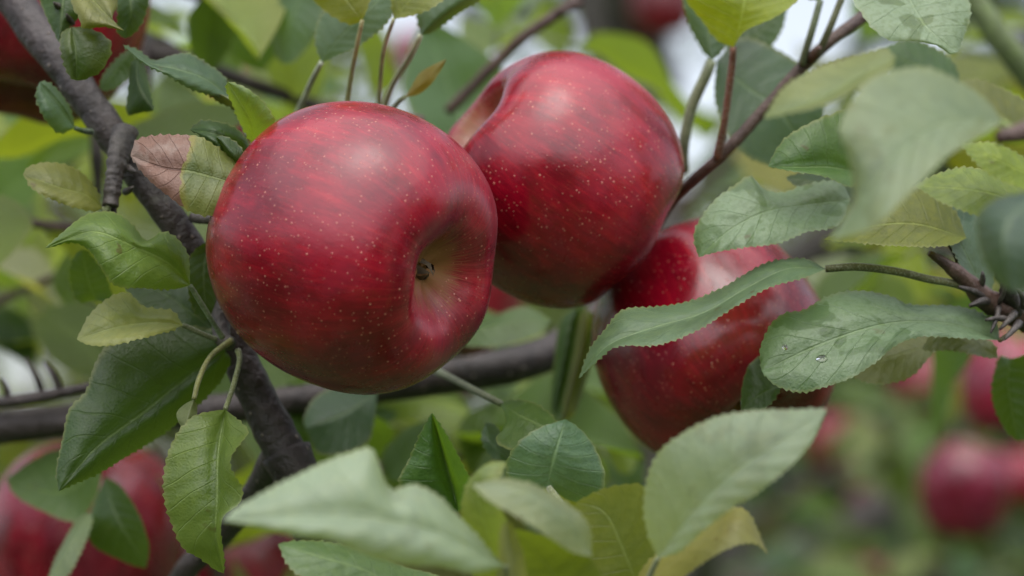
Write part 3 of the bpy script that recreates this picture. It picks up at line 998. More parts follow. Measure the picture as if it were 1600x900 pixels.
# little folded leaf
LV([(303, 624), (294, 650), (288, 673)], [(288, 632), (276, 645), (280, 662)], [(308, 635), (306, 660), (298, 672)], [.700, .698, .697], (.004, .003), OL, age=.4, back=True, teeth=False, stalk=[(312, 590, .703), (330, 556, .710), (362, 532, .717)], sw=.0008, stalk_col=(.20, .20, .06))
# leaf hanging straight down
LV([(352, 640), (342, 700), (340, 770), (338, 840), (350, 896)], [(334, 642), (300, 652), (272, 686), (258, 730), (257, 780), (270, 822), (286, 856), (312, 872), (336, 890)], [(372, 656), (388, 674), (376, 692), (361, 714), (362, 735), (378, 762), (374, 786), (350, 806), (345, 832), (350, 868)],
   [.700, .690, .684, .684, .690], ((0, .004, .010, .010), (-.006, -.010, -.012, -.004)), GG, fold=.004, pucker=.0003, age=.15, stalk=[(364, 605, .706), (374, 565, .714), (372, 548, .718)], sw=.0008, stalk_col=(.17, .19, .07))
# blurred dark leaves lower down
LV([(160, 730), (90, 770), (10, 748)], [(150, 775), (120, 815), (60, 795), (22, 772)], [(140, 706), (92, 702), (50, 720)], [.82, .83, .84], (-.006, .008), MG)
LV([(165, 745), (180, 800), (228, 888)], [(145, 790), (138, 830), (150, 855), (200, 880)], [(190, 762), (215, 800), (232, 850)], [.81, .80, .80], (.006, -.006), DG)
LV([(142, 800), (110, 850), (76, 905)], [(122, 810), (98, 850), (80, 890)], [(144, 815), (132, 850), (105, 900)], [.80, .79, .785], (.012, -.004), PG)

# ------------------------------------------------------------------ the horizontal branch behind
wp = [P(-420, 720, .86), P(-160, 690, .845), P(0, 668, .835), P(120, 656, .835), P(280, 645, .838), P(430, 630, .84), P(600, 604, .845), P(760, 578, .86), P(870, 545, .875), P(960, 470, .90), P(1010, 380, .93)]
HB = empty('apple_branch', wp[0], 'dark branch crossing level behind the foremost apple', 'branch')
tube('wood', wp, [x * K * .85 for x in (32, 30, 27, 25, 24, 24, 25, 29, 31, 25, 20)], BARK, HB, wp[0], n=100, segs=20, bump=.07, bump_scale=60)
tube('twig', [P(-40, 634, .83), P(40, 624, .825), P(130, 606, .83), P(190, 590, .845)], [.0022, .0022, .0019, .0012], BARK, HB, n=24, segs=9, bump=.12)
for a, b in (((68, 622), (40, 560)), ((12, 628), (2, 590)), ((95, 612), (70, 565))):
    tube('twig', [P(*a, .827), P((a[0] + b[0]) / 2 + 4, (a[1] + b[1]) / 2, .825), P(*b, .825)], [.0014, .0012, .0006], BARK, HB, n=10, segs=7)
HV = lambda *a, **k: leaf3(HB, *a, **k)
HV([(590, 612), (540, 645), (478, 668)], [(530, 605), (494, 620), (476, 650)], [(584, 660), (575, 690), (540, 708), (498, 708)], [.80, .795, .79], (.01, -.004), (.03, .07, .03))
HV([(905, 478), (890, 560), (868, 650)], [(876, 500), (866, 570), (860, 630)], [(930, 500), (912, 570), (888, 650)], [.83, .822, .82], (.010, -.008), DG, fold=.008)
HV([(915, 480), (905, 560), (880, 660)], [(905, 500), (896, 560), (880, 630)], [(930, 500), (925, 560), (900, 640)], [.818, .812, .81], (.004, .012), OL)
HV([(705, 530), (760, 512), (860, 500)], [(720, 520), (770, 495), (820, 480)], [(730, 540), (780, 540), (840, 522)], [.84, .838, .84], (.008, -.006), MG)
# leaf with its long stalk under the foremost apple
HV([(782, 630), (815, 650), (850, 668), (880, 690)], [(790, 660), (775, 690), (810, 705), (850, 704)], [(800, 625), (830, 628), (858, 645), (874, 668)], [.735, .728, .724, .722], (-.010, .008), MG, stalk=[(745, 612, .745), (700, 588, .765), (660, 570, .80)], sw=.0012, stalk_col=(.15, .17, .09))
HV([(760, 660), (765, 690), (800, 722)], [(752, 680), (760, 705), (780, 720)], [(775, 665), (790, 690), (798, 710)], [.74, .735, .735], (.0, .01), BG)
HV([(600, 640), (625, 690), (660, 740)], [(590, 660), (590, 700), (620, 735)], [(650, 640), (690, 680), (685, 730)], [.95, .95, .95], (.01, -.01), PG)
HV([(590, 636), (660, 630), (720, 650), (745, 700)], [(600, 660), (660, 655), (700, 680), (720, 710)], [(640, 620), (700, 625), (745, 655)], [.92, .91, .91, .91], (-.01, .01), YG)
HV([(940, 640), (965, 680), (985, 740)], [(930, 660), (945, 700), (965, 735)], [(965, 650), (990, 690), (995, 720)], [.90, .90, .90], (.0, .01), YG)
HV([(810, 600), (860, 610), (925, 655)], [(808, 630), (850, 650), (900, 668)], [(850, 592), (900, 600), (930, 630)], [.93, .93, .93], (-.004, .008), YG)
HV([(770, 560), (800, 540), (850, 520)], [(772, 540), (800, 515), (830, 505)], [(790, 570), (830, 560), (850, 540)], [.95, .95, .95], (.006, -.004), YG)

# ------------------------------------------------------------------ shoot above the foremost apple
wp = [P(395, 250, .800), P(440, 205, .795), P(520, 190, .790), P(600, 185, .785), P(660, 190, .79)]
TS = empty('leafy_shoot', wp[0], 'leafy shoot with slender upright stalks above the foremost apple', 'branch')
tube('wood', wp, [.0045, .0040, .0035, .0030, .0022], TWIG, TS, wp[0], n=30, segs=10, bump=.12)
TV = lambda *a, **k: leaf3(TS, *a, **k)
TV([(566, 32), (535, -10), (505, -60)], [(545, 38), (505, 15), (480, -15), (485, -45)], [(575, 10), (580, -20), (550, -60)], [.735, .74, .745], (.004, -.006), (.14, .16, .012), age=.2, stalk=[(556, 80, .745), (547, 130, .765), (540, 185, .785)], sw=.0007, stalk_col=(.48, .42, .18))
TV([(615, 30), (645, -5), (700, -60)], [(612, 0), (630, -40), (660, -60)], [(640, 25), (675, 12), (710, -20)], [.735, .735, .74], (.006, -.004), (.12, .15, .012), stalk=[(600, 75, .745), (594, 130, .765), (592, 180, .783)], sw=.0007, stalk_col=(.46, .46, .26))
TV([(502, 98), (530, 60), (612, -20)], [(520, 90), (570, 65), (612, 25)], [(492, 60), (505, 20), (560, -20)], [.755, .75, .75], ((0, -.006, -.006), (.004, .014, .01)), BG, stalk=[(488, 125, .765), (470, 165, .78), (455, 200, .792)], sw=.0010, stalk_col=(.42, .46, .34))
TV([(657, 55), (690, 25), (760, -30)], [(652, 20), (670, -10), (720, -40)], [(676, 50), (715, 22), (750, 0)], [.752, .75, .75], (.008, .006), BG, stalk=[(640, 90, .757), (615, 130, .77), (598, 172, .784)], sw=.0010, stalk_col=(.44, .46, .32))
TV([(632, 152), (662, 128), (698, 92)], [(640, 140), (655, 115), (675, 102)], [(655, 147), (675, 130), (690, 108)], [.748, .745, .745], (.003, .001), (.20, .15, .03), age=.8, teeth=False, stalk=[(622, 160, .752), (605, 180, .77)], sw=.0007, label='small rust-tinged leaf, narrow as a blade')
TV([(480, -30), (455, 30), (440, 100)], [(445, -20), (425, 40), (428, 80)], [(505, 10), (490, 60), (460, 95)], [.86, .86, .86], (.01, -.004), BG)
TV([(372, -40), (395, 30), (410, 112)], [(340, 0), (340, 60), (380, 100)], [(430, -10), (450, 30), (435, 80)], [.92, .92, .92], (.01, -.004), (.06, .12, .015))
TV([(370, 20), (340, 60), (312, 88)], [(340, 30), (322, 60)], [(372, 60), (345, 90)], [.95, .95, .95], (.01, -.004), DG)

# ------------------------------------------------------------------ blurred twig behind the dark branch
wp = [P(150, 20, .98), P(215, 62, .96), P(262, 86, .95), P(330, 108, .955), P(400, 134, .96), P(480, 160, .97), P(560, 190, 1.0)]
BT = empty('apple_branch', wp[0], 'blurred dark twig passing behind the arched leaf', 'branch')
tube('wood', wp, [x * K * .96 for x in (17, 20, 22, 12, 12, 11, 9)], BARK, BT, wp[0], n=50, segs=14, bump=.15, bump_scale=50)
tube('twig', [P(222, 80, .95), P(220, 150, .94), P(216, 215, .94)], [.0040, .0042, .0044], BARK, BT, n=18, segs=10, bump=.15)
tube('twig', [P(150, 150, .92), P(151, 230, .90), P(154, 316, .90)], [.0024, .0026, .0016], BARK, BT, n=18, segs=10, bump=.12)

# ------------------------------------------------------------------ thin twig on the upper right with its leaves
wp = [P(985, 430, .800), P(1043, 326, .785), P(1080, 284, .772), P(1134, 236, .765), P(1195, 170, .765), P(1252, 106, .765), P(1295, 66, .765), P(1348, 26, .77), P(1430, -40, .78), P(1540, -130, .80)]
RT = empty('leafy_shoot', wp[0], 'brown twig with dewy leaves slanting up behind the half hidden apple', 'branch')
tube('wood', wp, [x * K * .77 for x in (8, 8, 8.5, 9.5, 9, 9.5, 9.5, 10, 11, 12)], TWIG, RT, wp[0], n=80, segs=12, bump=.14, bump_scale=150)
tube('bud', [P(1268, 92, .763), P(1274, 84, .758), P(1281, 74, .755)], [.0018, .0017, .0008], TWIG, RT, n=8, segs=8)
RV = lambda *a, **k: leaf3(RT, *a, **k)
RV([(1146, 74), (1158, 30), (1175, -60)], [(1120, 62), (1095, 30), (1070, -5), (1080, -40)], [(1165, 48), (1212, 26), (1248, -4), (1230, -40)], [.748, .744, .748], (.004, -.006), (.20, .25, .015), stalk=[(1143, 110, .752), (1132, 190, .758), (1120, 246, .765)], sw=.0012, stalk_col=STR, label='bright yellow-green leaf lit through from behind')
RV([(1112, 95), (1108, 40), (1130, -40)], [(1095, 75), (1074, 30), (1070, -20)], [(1128, 80), (1150, 30), (1160, -20)], [.775, .78, .785], (.008, .002), BG, stalk=[(1104, 115, .775), (1080, 170, .778), (1068, 230, .782), (1066, 265, .79)], sw=.0018, stalk_col=(.16, .19, .10))
RV([(1120, 95), (1165, 135), (1215, 170), (1262, 240)], [(1118, 160), (1145, 225), (1190, 255), (1235, 258)], [(1160, 60), (1215, 78), (1258, 110), (1288, 165)], [.790, .788, .786, .79], (-.006, .008), (.055, .105, .06), pucker=.0003)
RV([(1130, 70), (1175, 60), (1230, 10)], [(1150, 90), (1200, 75), (1222, 45)], [(1150, 30), (1190, 15), (1215, -5)], [.80, .80, .80], (-.004, .006), DG)
for a, b, c_ in (((1252, 100), (1268, 50), (1282, 0)), ((1276, 88), (1296, 45), (1316, -5))):
    s_ = tube('leaf_stalk', [P(*a, .763), P(*b, .757), P(*c_, .755)], [.0013, .0012, .0011], STALK, RT, n=16, segs=8)
    s_.color = (*((.15, .18, .11) if a[0] < 1260 else (.10, .10, .05)), 1)
RV([(1282, 2), (1270, -20), (1230, -60)], [(1255, -5), (1235, -30)], [(1290, -20), (1270, -60)], [.755, .755, .76], (.004, -.004), BG)
# dewy leaf at the top edge
L = RV([(1410, -40), (1425, 5), (1450, 45), (1496, 82)], [(1335, -10), (1350, 26), (1372, 52), (1395, 64), (1435, 66), (1466, 72), (1482, 84)], [(1470, -40), (1510, -5), (1516, 22), (1508, 52)], [.735, .722, .714, .712], (-.004, .010), (.11, .17, .075), dew=.9, bulge=.002)
# dewy leaf over the half hidden apple
L = RV([(1330, 312), (1270, 318), (1200, 330), (1140, 360), (1092, 402)], [(1310, 352), (1262, 362), (1215, 380), (1150, 388), (1110, 396)], [(1310, 284), (1262, 288), (1226, 300), (1196, 296), (1172, 275), (1148, 290), (1118, 312), (1096, 340), (1084, 368)], [.730, .722, .716, .712, .712], (-.008, .012), (.10, .17, .075), dew=.7, bulge=.002)
RV([(1345, 268), (1295, 262), (1250, 262), (1200, 260)], [(1330, 292), (1290, 276), (1240, 268)], [(1330, 178), (1295, 180), (1262, 194), (1232, 212), (1214, 232)], [.725, .718, .712, .712], (-.010, .008), (.06, .13, .035), bulge=.003, age=.1)
RV([(1345, 330), (1290, 290), (1228, 277)], [(1310, 312), (1262, 300), (1240, 288)], [(1340, 295), (1300, 272), (1255, 270)], [.742, .740, .74], (-.004, .012), DG)
RV([(1510, 372), (1430, 350), (1350, 355), (1286, 374)], [(1480, 384), (1400, 384), (1330, 378)], [(1490, 325), (1450, 292), (1390, 300), (1330, 352)], [.72, .712, .708, .71], (-.008, .012), (.12, .14, .010))

# ------------------------------------------------------------------ bristly spur shoot on the right
wp = [P(1760, 560, .760), P(1660, 515, .742), P(1590, 490, .730), P(1545, 470, .724), P(1500, 430, .718), P(1452, 395, .714)]
RS = empty('leafy_shoot', wp[0], 'bristly spur shoot whose leaf lies across the half hidden apple', 'branch')
tube('wood', wp, [.0052, .0046, .0042, .0036, .0024, .0010], TWIG, RS, wp[0], n=50, segs=12, bump=.22, bump_scale=220)
tube('spur', [P(1592, 490, .730), P(1575, 455, .722), P(1580, 410, .716)], [.0034, .0026, .0015], SPUR, RS, n=24, segs=10, bump=.2, bump_scale=300)
for a, b, r in (((1545, 470), (1515, 478), .0016), ((1545, 470), (1498, 448), .0013), ((1560, 480), (1548, 520), .0010), ((1585, 490), (1562, 515), .0012), ((1500, 430), (1480, 380), .0007),
                ((1530, 455), (1535, 425), .0012), ((1560, 475), (1572, 440), .0008), ((1600, 480), (1588, 450), .0010), ((1575, 500), (1540, 500), .0012), ((1592, 505), (1570, 530), .0013)):
    tube('bud', [P(*a, .722), P((a[0] + b[0]) / 2 + 3, (a[1] + b[1]) / 2 - 3, .718), P(*b, .716)], [r, r * .8, r * .35], SPUR, RS, n=8, segs=7, bump=.15)
SV = lambda *a, **k: leaf3(RS, *a, **k)
# the leaf lying across the apple
L = SV([(1290, 420), (1230, 420), (1170, 448), (1100, 488), (1020, 512), (950, 540), (904, 592)], [(1262, 432), (1200, 450), (1150, 478), (1100, 510), (1058, 530), (1018, 540), (965, 541), (935, 562)], [(1255, 404), (1195, 412), (1132, 448), (1080, 470), (1030, 479), (974, 484), (948, 512), (922, 545)],
   [.712, .703, .696, .692, .690, .688, .690], (-.012, .014), (.095, .155, .08), bulge=.002, pucker=.0003, stalk=[(1340, 417, .712), (1400, 424, .713), (1450, 436, .716), (1500, 446, .719), (1545, 470, .724)], sw=.0012, stalk_col=(.10, .10, .035))
# the wet leaf
L = SV([(1562, 532), (1480, 505), (1390, 505), (1290, 535), (1190, 580)], [(1500, 528), (1440, 526), (1400, 540), (1368, 566), (1330, 590), (1290, 604), (1252, 613), (1212, 602)], [(1556, 504), (1520, 484), (1478, 477), (1422, 476), (1395, 464), (1352, 455), (1310, 457), (1280, 470), (1255, 485), (1226, 490), (1204, 508), (1188, 545)],
   [.722, .712, .702, .696, .694], (-.012, .014), (.085, .15, .065), dew=.6, bulge=.003, stalk=[(1580, 520, .726), (1592, 498, .729)], stalk_col=STO)
water_drops(L, [(.74, -.30, .0015), (.86, .42, .0009)])
SV([(1470, 535), (1410, 552), (1322, 580)], [(1450, 560), (1420, 590), (1370, 600), (1340, 592)], [(1440, 520), (1390, 530), (1345, 562)], [.745, .742, .742], (-.006, .008), OL, age=.2)
SV([(1225, 600), (1190, 615), (1158, 640)], [(1205, 630), (1185, 642)], [(1205, 560), (1175, 565), (1160, 600)], [.722, .722, .722], (-.004, .008), DG)
SV([(1560, 560), (1520, 535), (1470, 525), (1440, 545)], [(1540, 558), (1490, 548), (1455, 548)], [(1550, 535), (1500, 518), (1460, 520)], [.735, .735, .735, .735], (-.004, .004), OL)
SV([(1545, 470), (1505, 390), (1462, 312)], [(1520, 450), (1488, 390), (1460, 340)], [(1555, 420), (1545, 350), (1500, 310)], [.728, .722, .722], (-.006, .012), (.045, .09, .055), dew=.25)
SV([(1580, 560), (1575, 600), (1590, 690)], [(1560, 560), (1550, 620), (1570, 670)], [(1610, 560), (1630, 620), (1610, 680)], [.76, .76, .76], (.008, -.004), DG)

# ------------------------------------------------------------------ near shoot with big soft leaves, upper right
wp = [P(1800, 120, .60), P(1700, 160, .585), P(1620, 200, .575), P(1560, 215, .570)]
NS = empty('leafy_shoot', wp[0], 'near shoot with one big soft pale leaf hanging before the brown twig', 'branch')
tube('wood', wp, [.0035, .003, .0026, .0018], TWIG, NS, wp[0], n=24, segs=10, bump=.12)
NV = lambda *a, **k: leaf3(NS, *a, **k)
NV([(1565, 190), (1480, 190), (1400, 245), (1345, 320), (1298, 374)], [(1545, 205), (1482, 242), (1442, 282), (1410, 312), (1368, 352), (1325, 368)], [(1545, 160), (1500, 128), (1450, 106), (1398, 110), (1358, 125), (1328, 162), (1312, 205), (1325, 245), (1332, 310)],
   [.580, .566, .556, .552, .556], (-.006, .010), (.15, .20, .12), age=.3, dew=.45, stalk=[(1590, 205, .572), (1620, 200, .575)], stalk_col=YG)
NV([(1400, 88), (1350, 112), (1280, 152), (1194, 184)], [(1390, 108), (1350, 132), (1300, 160), (1245, 174)], [(1380, 76), (1335, 88), (1282, 106), (1228, 134)], [.60, .595, .59, .59], (-.012, .012), (.15, .20, .085), age=.45)
NV([(1500, 150), (1450, 110), (1370, 78)], [(1460, 150), (1410, 125), (1380, 102)], [(1496, 108), (1470, 80), (1420, 62)], [.62, .615, .61], (-.006, .010), (.05, .10, .03))
NV([(1620, 300), (1570, 360), (1580, 455)], [(1560, 310), (1528, 340), (1535, 400), (1560, 440)], [(1660, 320), (1660, 400), (1610, 450)], [.575, .565, .565], (.010, .004), (.07, .11, .085))
NV([(1640, 290), (1560, 250), (1500, 225)], [(1600, 295), (1540, 268)], [(1620, 262), (1560, 225)], [.66, .65, .65], (-.004, .006), (.20, .27, .03))
NV([(1630, 330), (1540, 300), (1430, 290)], [(1570, 345), (1480, 320)], [(1600, 285), (1520, 262), (1470, 270)], [.67, .66, .66], (-.008, .012), YG)
NV([(1640, 230), (1580, 190), (1490, 130)], [(1590, 215), (1530, 180)], [(1640, 190), (1590, 150), (1530, 125)], [.63, .62, .62], (-.004, .010), OL)
tube('twig', [P(1640, 160, .95), P(1570, 70, .94), P(1500, -30, .94)], [.0055, .0052, .0050], STALK, NS, n=20, segs=10).color = (.10, .14, .04, 1)

# ------------------------------------------------------------------ near shoot along the bottom
wp = [P(700, 1180, .60), P(720, 1080, .60), P(760, 1000, .605), P(830, 950, .62), P(920, 930, .64)]
FS = empty('leafy_shoot', wp[0], 'near shoot of broad pale leaves under the apples', 'branch')
tube('wood', wp, [.004, .0036, .0032, .0028, .002], TWIG, FS, wp[0], n=30, segs=10, bump=.12)
tube('twig', [P(830, 950, .62), P(870, 870, .645), P(880, 800, .66), P(858, 762, .668)], [.0016, .0014, .0012, .0009], STALK, FS, n=18, segs=8).color = (*ST, 1)
tube('twig', [P(920, 930, .64), P(1040, 930, .62), P(1180, 960, .61)], [.002, .0018, .001], TWIG, FS, n=18, segs=8)
FV = lambda *a, **k: leaf3(FS, *a, **k)
FV([(790, 885), (700, 838), (600, 812), (480, 806), (347, 813)], [(740, 895), (690, 885), (620, 880), (570, 866), (520, 846), (458, 836), (400, 824)], [(772, 868), (740, 830), (710, 800), (690, 778), (664, 762), (640, 757), (616, 765), (602, 752), (592, 722), (578, 700), (540, 709), (500, 725), (456, 746), (418, 766), (372, 792)],
   [.592, .585, .578, .574, .572], (-.004, .012), (.25, .315, .235), age=.08, dew=.4, bulge=.003, stalk=[(800, 930, .60), (790, 970, .61)], label='broad pale leaf with a bite out of its upper edge')
FV([(660, 950), (580, 895), (500, 870), (435, 850)], [(560, 930), (480, 905), (450, 882)], [(690, 905), (630, 885), (570, 862), (520, 848), (465, 845)], [.66, .655, .65, .65], (-.008, .012), (.10, .165, .06), dew=.15)
FV([(716, 800), (696, 720), (675, 645)], [(670, 790), (624, 757), (640, 715), (658, 675)], [(745, 770), (728, 735), (698, 680)], [.675, .668, .668], (.003, -.006), (.055, .13, .025), fold=.010)
FV([(855, 762), (865, 715), (884, 655)], [(825, 770), (795, 750), (792, 720), (812, 690), (845, 668)], [(900, 785), (938, 772), (945, 740), (930, 700), (908, 672)], [.668, .665, .668], (.004, .006), (.085, .16, .085), fold=.001, pucker=.0003)
FV([(925, 870), (870, 800), (800, 765), (738, 758)], [(890, 860), (830, 820), (770, 785)], [(920, 820), (880, 782), (830, 756), (780, 748)], [.60, .59, .585, .585], (-.006, .010), (.19, .235, .16), age=.3)
FV([(800, 930), (760, 830), (745, 740), (790, 722)], [(740, 900), (722, 820), (728, 760), (760, 725)], [(830, 900), (795, 820), (775, 770)], [.63, .62, .615, .615], (.004, -.008), (.15, .21, .06), age=.4)
FV([(900, 960), (860, 890), (800, 825)], [(850, 950), (815, 890), (795, 845)], [(950, 930), (920, 870), (860, 840)], [.615, .61, .605], (.006, -.006), (.09, .13, .028), age=.2)
FV([(800, 960), (798, 890), (792, 815)], [(775, 940), (778, 880), (782, 830)], [(825, 940), (820, 880), (805, 830)], [.595, .592, .592], (.004, .004), (.22, .24, .12), age=.5)
FV([(1010, 950), (975, 860), (945, 800), (900, 785)], [(940, 940), (905, 870), (895, 815)], [(1060, 900), (1050, 820), (1008, 762), (978, 757), (938, 766)], [.655, .650, .648, .648], (.004, -.004), (.13, .165, .045), age=.45, label='yellowing olive leaf with brown flecks')
FV([(980, 935), (1050, 880), (1110, 840), (1160, 815), (1200, 866)], [(1040, 920), (1100, 878), (1150, 852), (1182, 850)], [(1010, 880), (1060, 848), (1110, 818), (1142, 795), (1170, 802)], [.64, .632, .628, .626, .628], (-.010, .010), (.22, .20, .06), age=.8)
FV([(1028, 872), (1075, 810), (1140, 745), (1220, 690), (1292, 638)], [(1062, 862), (1095, 832), (1135, 800), (1185, 768), (1232, 730), (1268, 690)], [(1012, 835), (1006, 790), (1014, 738), (1032, 704), (1062, 680), (1110, 655), (1170, 642), (1232, 640)],
   [.618, .608, .602, .600, .604], (-.004, .008), (.20, .25, .18), age=.10, dew=.5, bulge=.001, stalk=[(1015, 900, .622), (1000, 935, .625)])

# ------------------------------------------------------------------ blurred shoots behind, between here and the next row
gB = 'blurred leafy shoots behind the apples'
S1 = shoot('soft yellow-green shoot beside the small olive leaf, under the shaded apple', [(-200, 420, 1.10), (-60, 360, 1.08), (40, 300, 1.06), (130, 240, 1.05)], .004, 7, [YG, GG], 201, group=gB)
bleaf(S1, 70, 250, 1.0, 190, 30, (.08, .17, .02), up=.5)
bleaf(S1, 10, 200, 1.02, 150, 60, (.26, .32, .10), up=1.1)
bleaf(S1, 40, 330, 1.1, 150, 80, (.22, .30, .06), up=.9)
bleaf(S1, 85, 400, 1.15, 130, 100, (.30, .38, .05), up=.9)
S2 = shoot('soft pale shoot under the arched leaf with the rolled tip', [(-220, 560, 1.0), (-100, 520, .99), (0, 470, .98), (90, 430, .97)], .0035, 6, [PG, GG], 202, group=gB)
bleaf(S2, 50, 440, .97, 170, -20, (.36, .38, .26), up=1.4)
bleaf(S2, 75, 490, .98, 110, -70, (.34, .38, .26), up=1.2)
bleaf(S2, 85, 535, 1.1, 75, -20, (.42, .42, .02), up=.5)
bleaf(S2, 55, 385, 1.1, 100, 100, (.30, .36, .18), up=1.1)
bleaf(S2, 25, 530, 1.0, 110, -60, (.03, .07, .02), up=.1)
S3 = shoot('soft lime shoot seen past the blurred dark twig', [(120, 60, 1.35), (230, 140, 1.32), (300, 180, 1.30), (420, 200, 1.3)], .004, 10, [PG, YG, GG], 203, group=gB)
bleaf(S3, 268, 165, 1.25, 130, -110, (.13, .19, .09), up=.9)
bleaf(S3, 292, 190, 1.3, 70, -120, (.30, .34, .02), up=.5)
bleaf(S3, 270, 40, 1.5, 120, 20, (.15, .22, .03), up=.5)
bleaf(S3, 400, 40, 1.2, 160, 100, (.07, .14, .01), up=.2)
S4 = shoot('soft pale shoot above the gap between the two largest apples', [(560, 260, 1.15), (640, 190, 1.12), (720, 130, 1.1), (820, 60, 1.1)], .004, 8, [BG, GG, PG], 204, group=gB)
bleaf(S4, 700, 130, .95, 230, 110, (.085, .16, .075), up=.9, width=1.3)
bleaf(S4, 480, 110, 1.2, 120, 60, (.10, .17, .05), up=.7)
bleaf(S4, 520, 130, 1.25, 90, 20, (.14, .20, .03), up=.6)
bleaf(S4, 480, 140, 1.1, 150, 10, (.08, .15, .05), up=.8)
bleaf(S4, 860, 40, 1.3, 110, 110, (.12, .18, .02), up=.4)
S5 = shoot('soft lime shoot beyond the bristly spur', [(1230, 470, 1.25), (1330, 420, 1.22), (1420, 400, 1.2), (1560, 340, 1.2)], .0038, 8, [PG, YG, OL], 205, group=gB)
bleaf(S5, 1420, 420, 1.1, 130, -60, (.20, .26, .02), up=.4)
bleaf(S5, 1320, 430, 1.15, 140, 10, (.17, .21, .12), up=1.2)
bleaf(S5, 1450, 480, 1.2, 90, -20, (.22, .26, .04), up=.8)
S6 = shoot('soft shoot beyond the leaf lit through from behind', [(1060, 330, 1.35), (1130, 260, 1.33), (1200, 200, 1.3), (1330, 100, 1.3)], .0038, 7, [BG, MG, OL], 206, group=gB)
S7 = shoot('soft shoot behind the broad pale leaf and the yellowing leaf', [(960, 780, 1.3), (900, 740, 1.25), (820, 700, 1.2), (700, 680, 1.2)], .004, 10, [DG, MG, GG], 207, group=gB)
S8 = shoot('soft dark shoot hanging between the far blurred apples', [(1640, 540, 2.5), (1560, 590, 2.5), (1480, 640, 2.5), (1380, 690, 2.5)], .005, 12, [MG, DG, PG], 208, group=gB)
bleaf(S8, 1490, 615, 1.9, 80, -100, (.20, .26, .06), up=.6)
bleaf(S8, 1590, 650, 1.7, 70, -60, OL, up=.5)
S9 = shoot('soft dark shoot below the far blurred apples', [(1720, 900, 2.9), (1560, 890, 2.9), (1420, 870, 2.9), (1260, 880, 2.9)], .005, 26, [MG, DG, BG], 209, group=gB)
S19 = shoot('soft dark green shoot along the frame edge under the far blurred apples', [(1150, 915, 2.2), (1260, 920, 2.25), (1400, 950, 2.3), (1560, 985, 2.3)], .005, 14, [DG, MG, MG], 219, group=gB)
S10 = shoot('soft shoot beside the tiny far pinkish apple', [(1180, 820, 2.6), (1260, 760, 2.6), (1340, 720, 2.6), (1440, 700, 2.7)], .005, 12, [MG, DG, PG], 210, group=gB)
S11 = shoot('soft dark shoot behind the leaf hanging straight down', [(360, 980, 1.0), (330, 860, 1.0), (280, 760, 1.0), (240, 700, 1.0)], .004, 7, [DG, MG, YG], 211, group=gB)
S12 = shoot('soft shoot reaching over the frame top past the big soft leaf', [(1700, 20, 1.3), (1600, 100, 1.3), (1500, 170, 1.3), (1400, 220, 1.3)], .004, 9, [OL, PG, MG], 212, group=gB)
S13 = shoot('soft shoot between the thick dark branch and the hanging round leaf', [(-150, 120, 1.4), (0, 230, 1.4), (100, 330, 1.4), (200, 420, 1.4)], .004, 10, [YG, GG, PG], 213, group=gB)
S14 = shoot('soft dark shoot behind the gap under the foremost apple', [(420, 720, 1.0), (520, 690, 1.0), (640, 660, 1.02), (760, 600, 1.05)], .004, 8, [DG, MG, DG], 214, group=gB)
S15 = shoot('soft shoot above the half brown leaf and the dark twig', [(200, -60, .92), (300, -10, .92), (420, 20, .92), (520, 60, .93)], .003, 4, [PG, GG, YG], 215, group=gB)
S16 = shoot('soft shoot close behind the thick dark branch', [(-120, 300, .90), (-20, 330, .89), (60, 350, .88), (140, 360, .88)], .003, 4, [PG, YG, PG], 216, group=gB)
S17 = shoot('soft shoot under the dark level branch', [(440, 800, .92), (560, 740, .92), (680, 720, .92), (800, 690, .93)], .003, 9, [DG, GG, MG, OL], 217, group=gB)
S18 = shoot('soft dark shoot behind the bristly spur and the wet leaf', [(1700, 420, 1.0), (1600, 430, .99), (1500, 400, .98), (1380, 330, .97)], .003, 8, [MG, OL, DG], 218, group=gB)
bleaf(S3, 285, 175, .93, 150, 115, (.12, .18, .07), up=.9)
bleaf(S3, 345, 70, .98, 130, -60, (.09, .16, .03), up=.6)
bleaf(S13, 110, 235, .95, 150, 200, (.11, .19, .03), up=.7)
bleaf(S13, 20, 290, .98, 170, 50, (.08, .16, .02), up=.5)
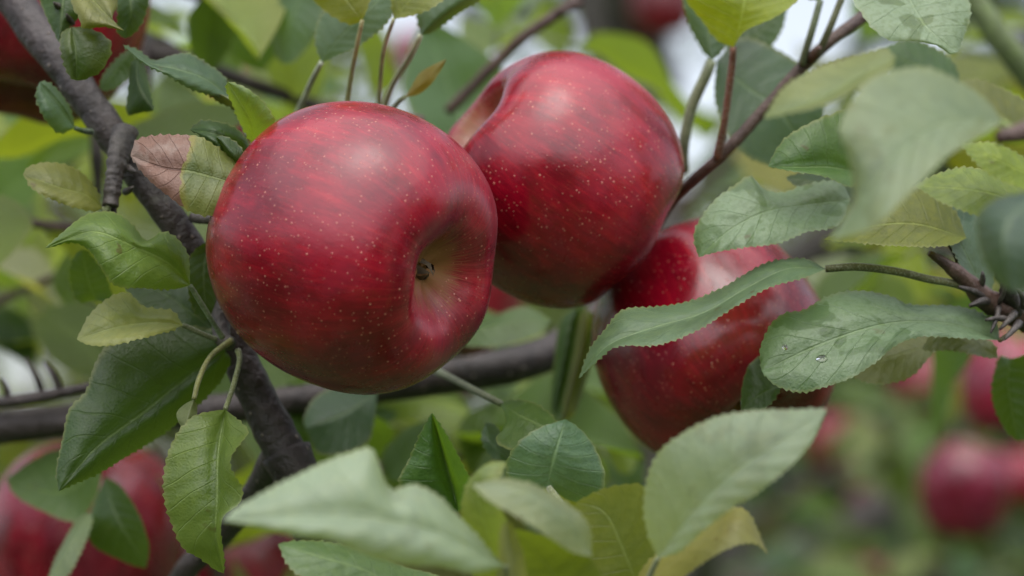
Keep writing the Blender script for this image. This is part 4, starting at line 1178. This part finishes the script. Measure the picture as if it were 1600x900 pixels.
bleaf(S13, 120, 420, .93, 120, 75, (.12, .19, .05), up=.6)
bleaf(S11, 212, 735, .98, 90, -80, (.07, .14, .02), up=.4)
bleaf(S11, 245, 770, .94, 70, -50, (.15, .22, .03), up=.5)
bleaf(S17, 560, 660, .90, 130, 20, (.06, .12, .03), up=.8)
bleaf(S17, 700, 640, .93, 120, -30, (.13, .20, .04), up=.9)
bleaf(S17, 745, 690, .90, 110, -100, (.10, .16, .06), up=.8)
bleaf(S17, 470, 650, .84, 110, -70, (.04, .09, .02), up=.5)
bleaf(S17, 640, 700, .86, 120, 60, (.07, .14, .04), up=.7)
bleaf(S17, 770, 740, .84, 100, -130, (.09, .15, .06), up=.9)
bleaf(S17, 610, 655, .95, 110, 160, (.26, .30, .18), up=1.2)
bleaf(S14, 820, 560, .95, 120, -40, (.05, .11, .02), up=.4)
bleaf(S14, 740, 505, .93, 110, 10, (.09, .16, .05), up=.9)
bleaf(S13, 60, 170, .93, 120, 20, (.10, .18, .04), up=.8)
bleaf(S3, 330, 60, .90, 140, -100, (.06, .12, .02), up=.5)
bleaf(S3, 250, 40, .95, 110, -20, (.14, .21, .06), up=1.0)
bleaf(S7, 975, 740, .95, 120, -80, (.05, .10, .03), up=.5)
bleaf(S5, 1370, 470, .98, 130, 170, (.15, .22, .05), up=.9)
# thin twig pointing up over the deep stem cavity
wp = [P(700, 175, .90), P(795, 78, .89), P(840, 42, .885), P(892, 6, .885), P(960, -60, .89)]
TT = empty('bare_twig', wp[0], 'bare forked twig reaching up from behind the apple with the deep stem cavity', 'twig')
tube('wood', wp, [x * K * .89 for x in (9, 9, 9.5, 9, 8)], TWIG, TT, wp[0], n=36, segs=10, bump=.15, bump_scale=120)
tube('bud', [P(885, 10, .885), P(900, 8, .882), P(912, 2, .88)], [.0022, .0018, .0008], TWIG, TT, n=8, segs=8)
tube('bud', [P(860, 28, .885), P(878, 16, .882), P(890, 14, .88)], [.0018, .0014, .0006], TWIG, TT, n=8, segs=8)
for o in list(scene.objects):
    if '_grid' in o: del o['_grid']
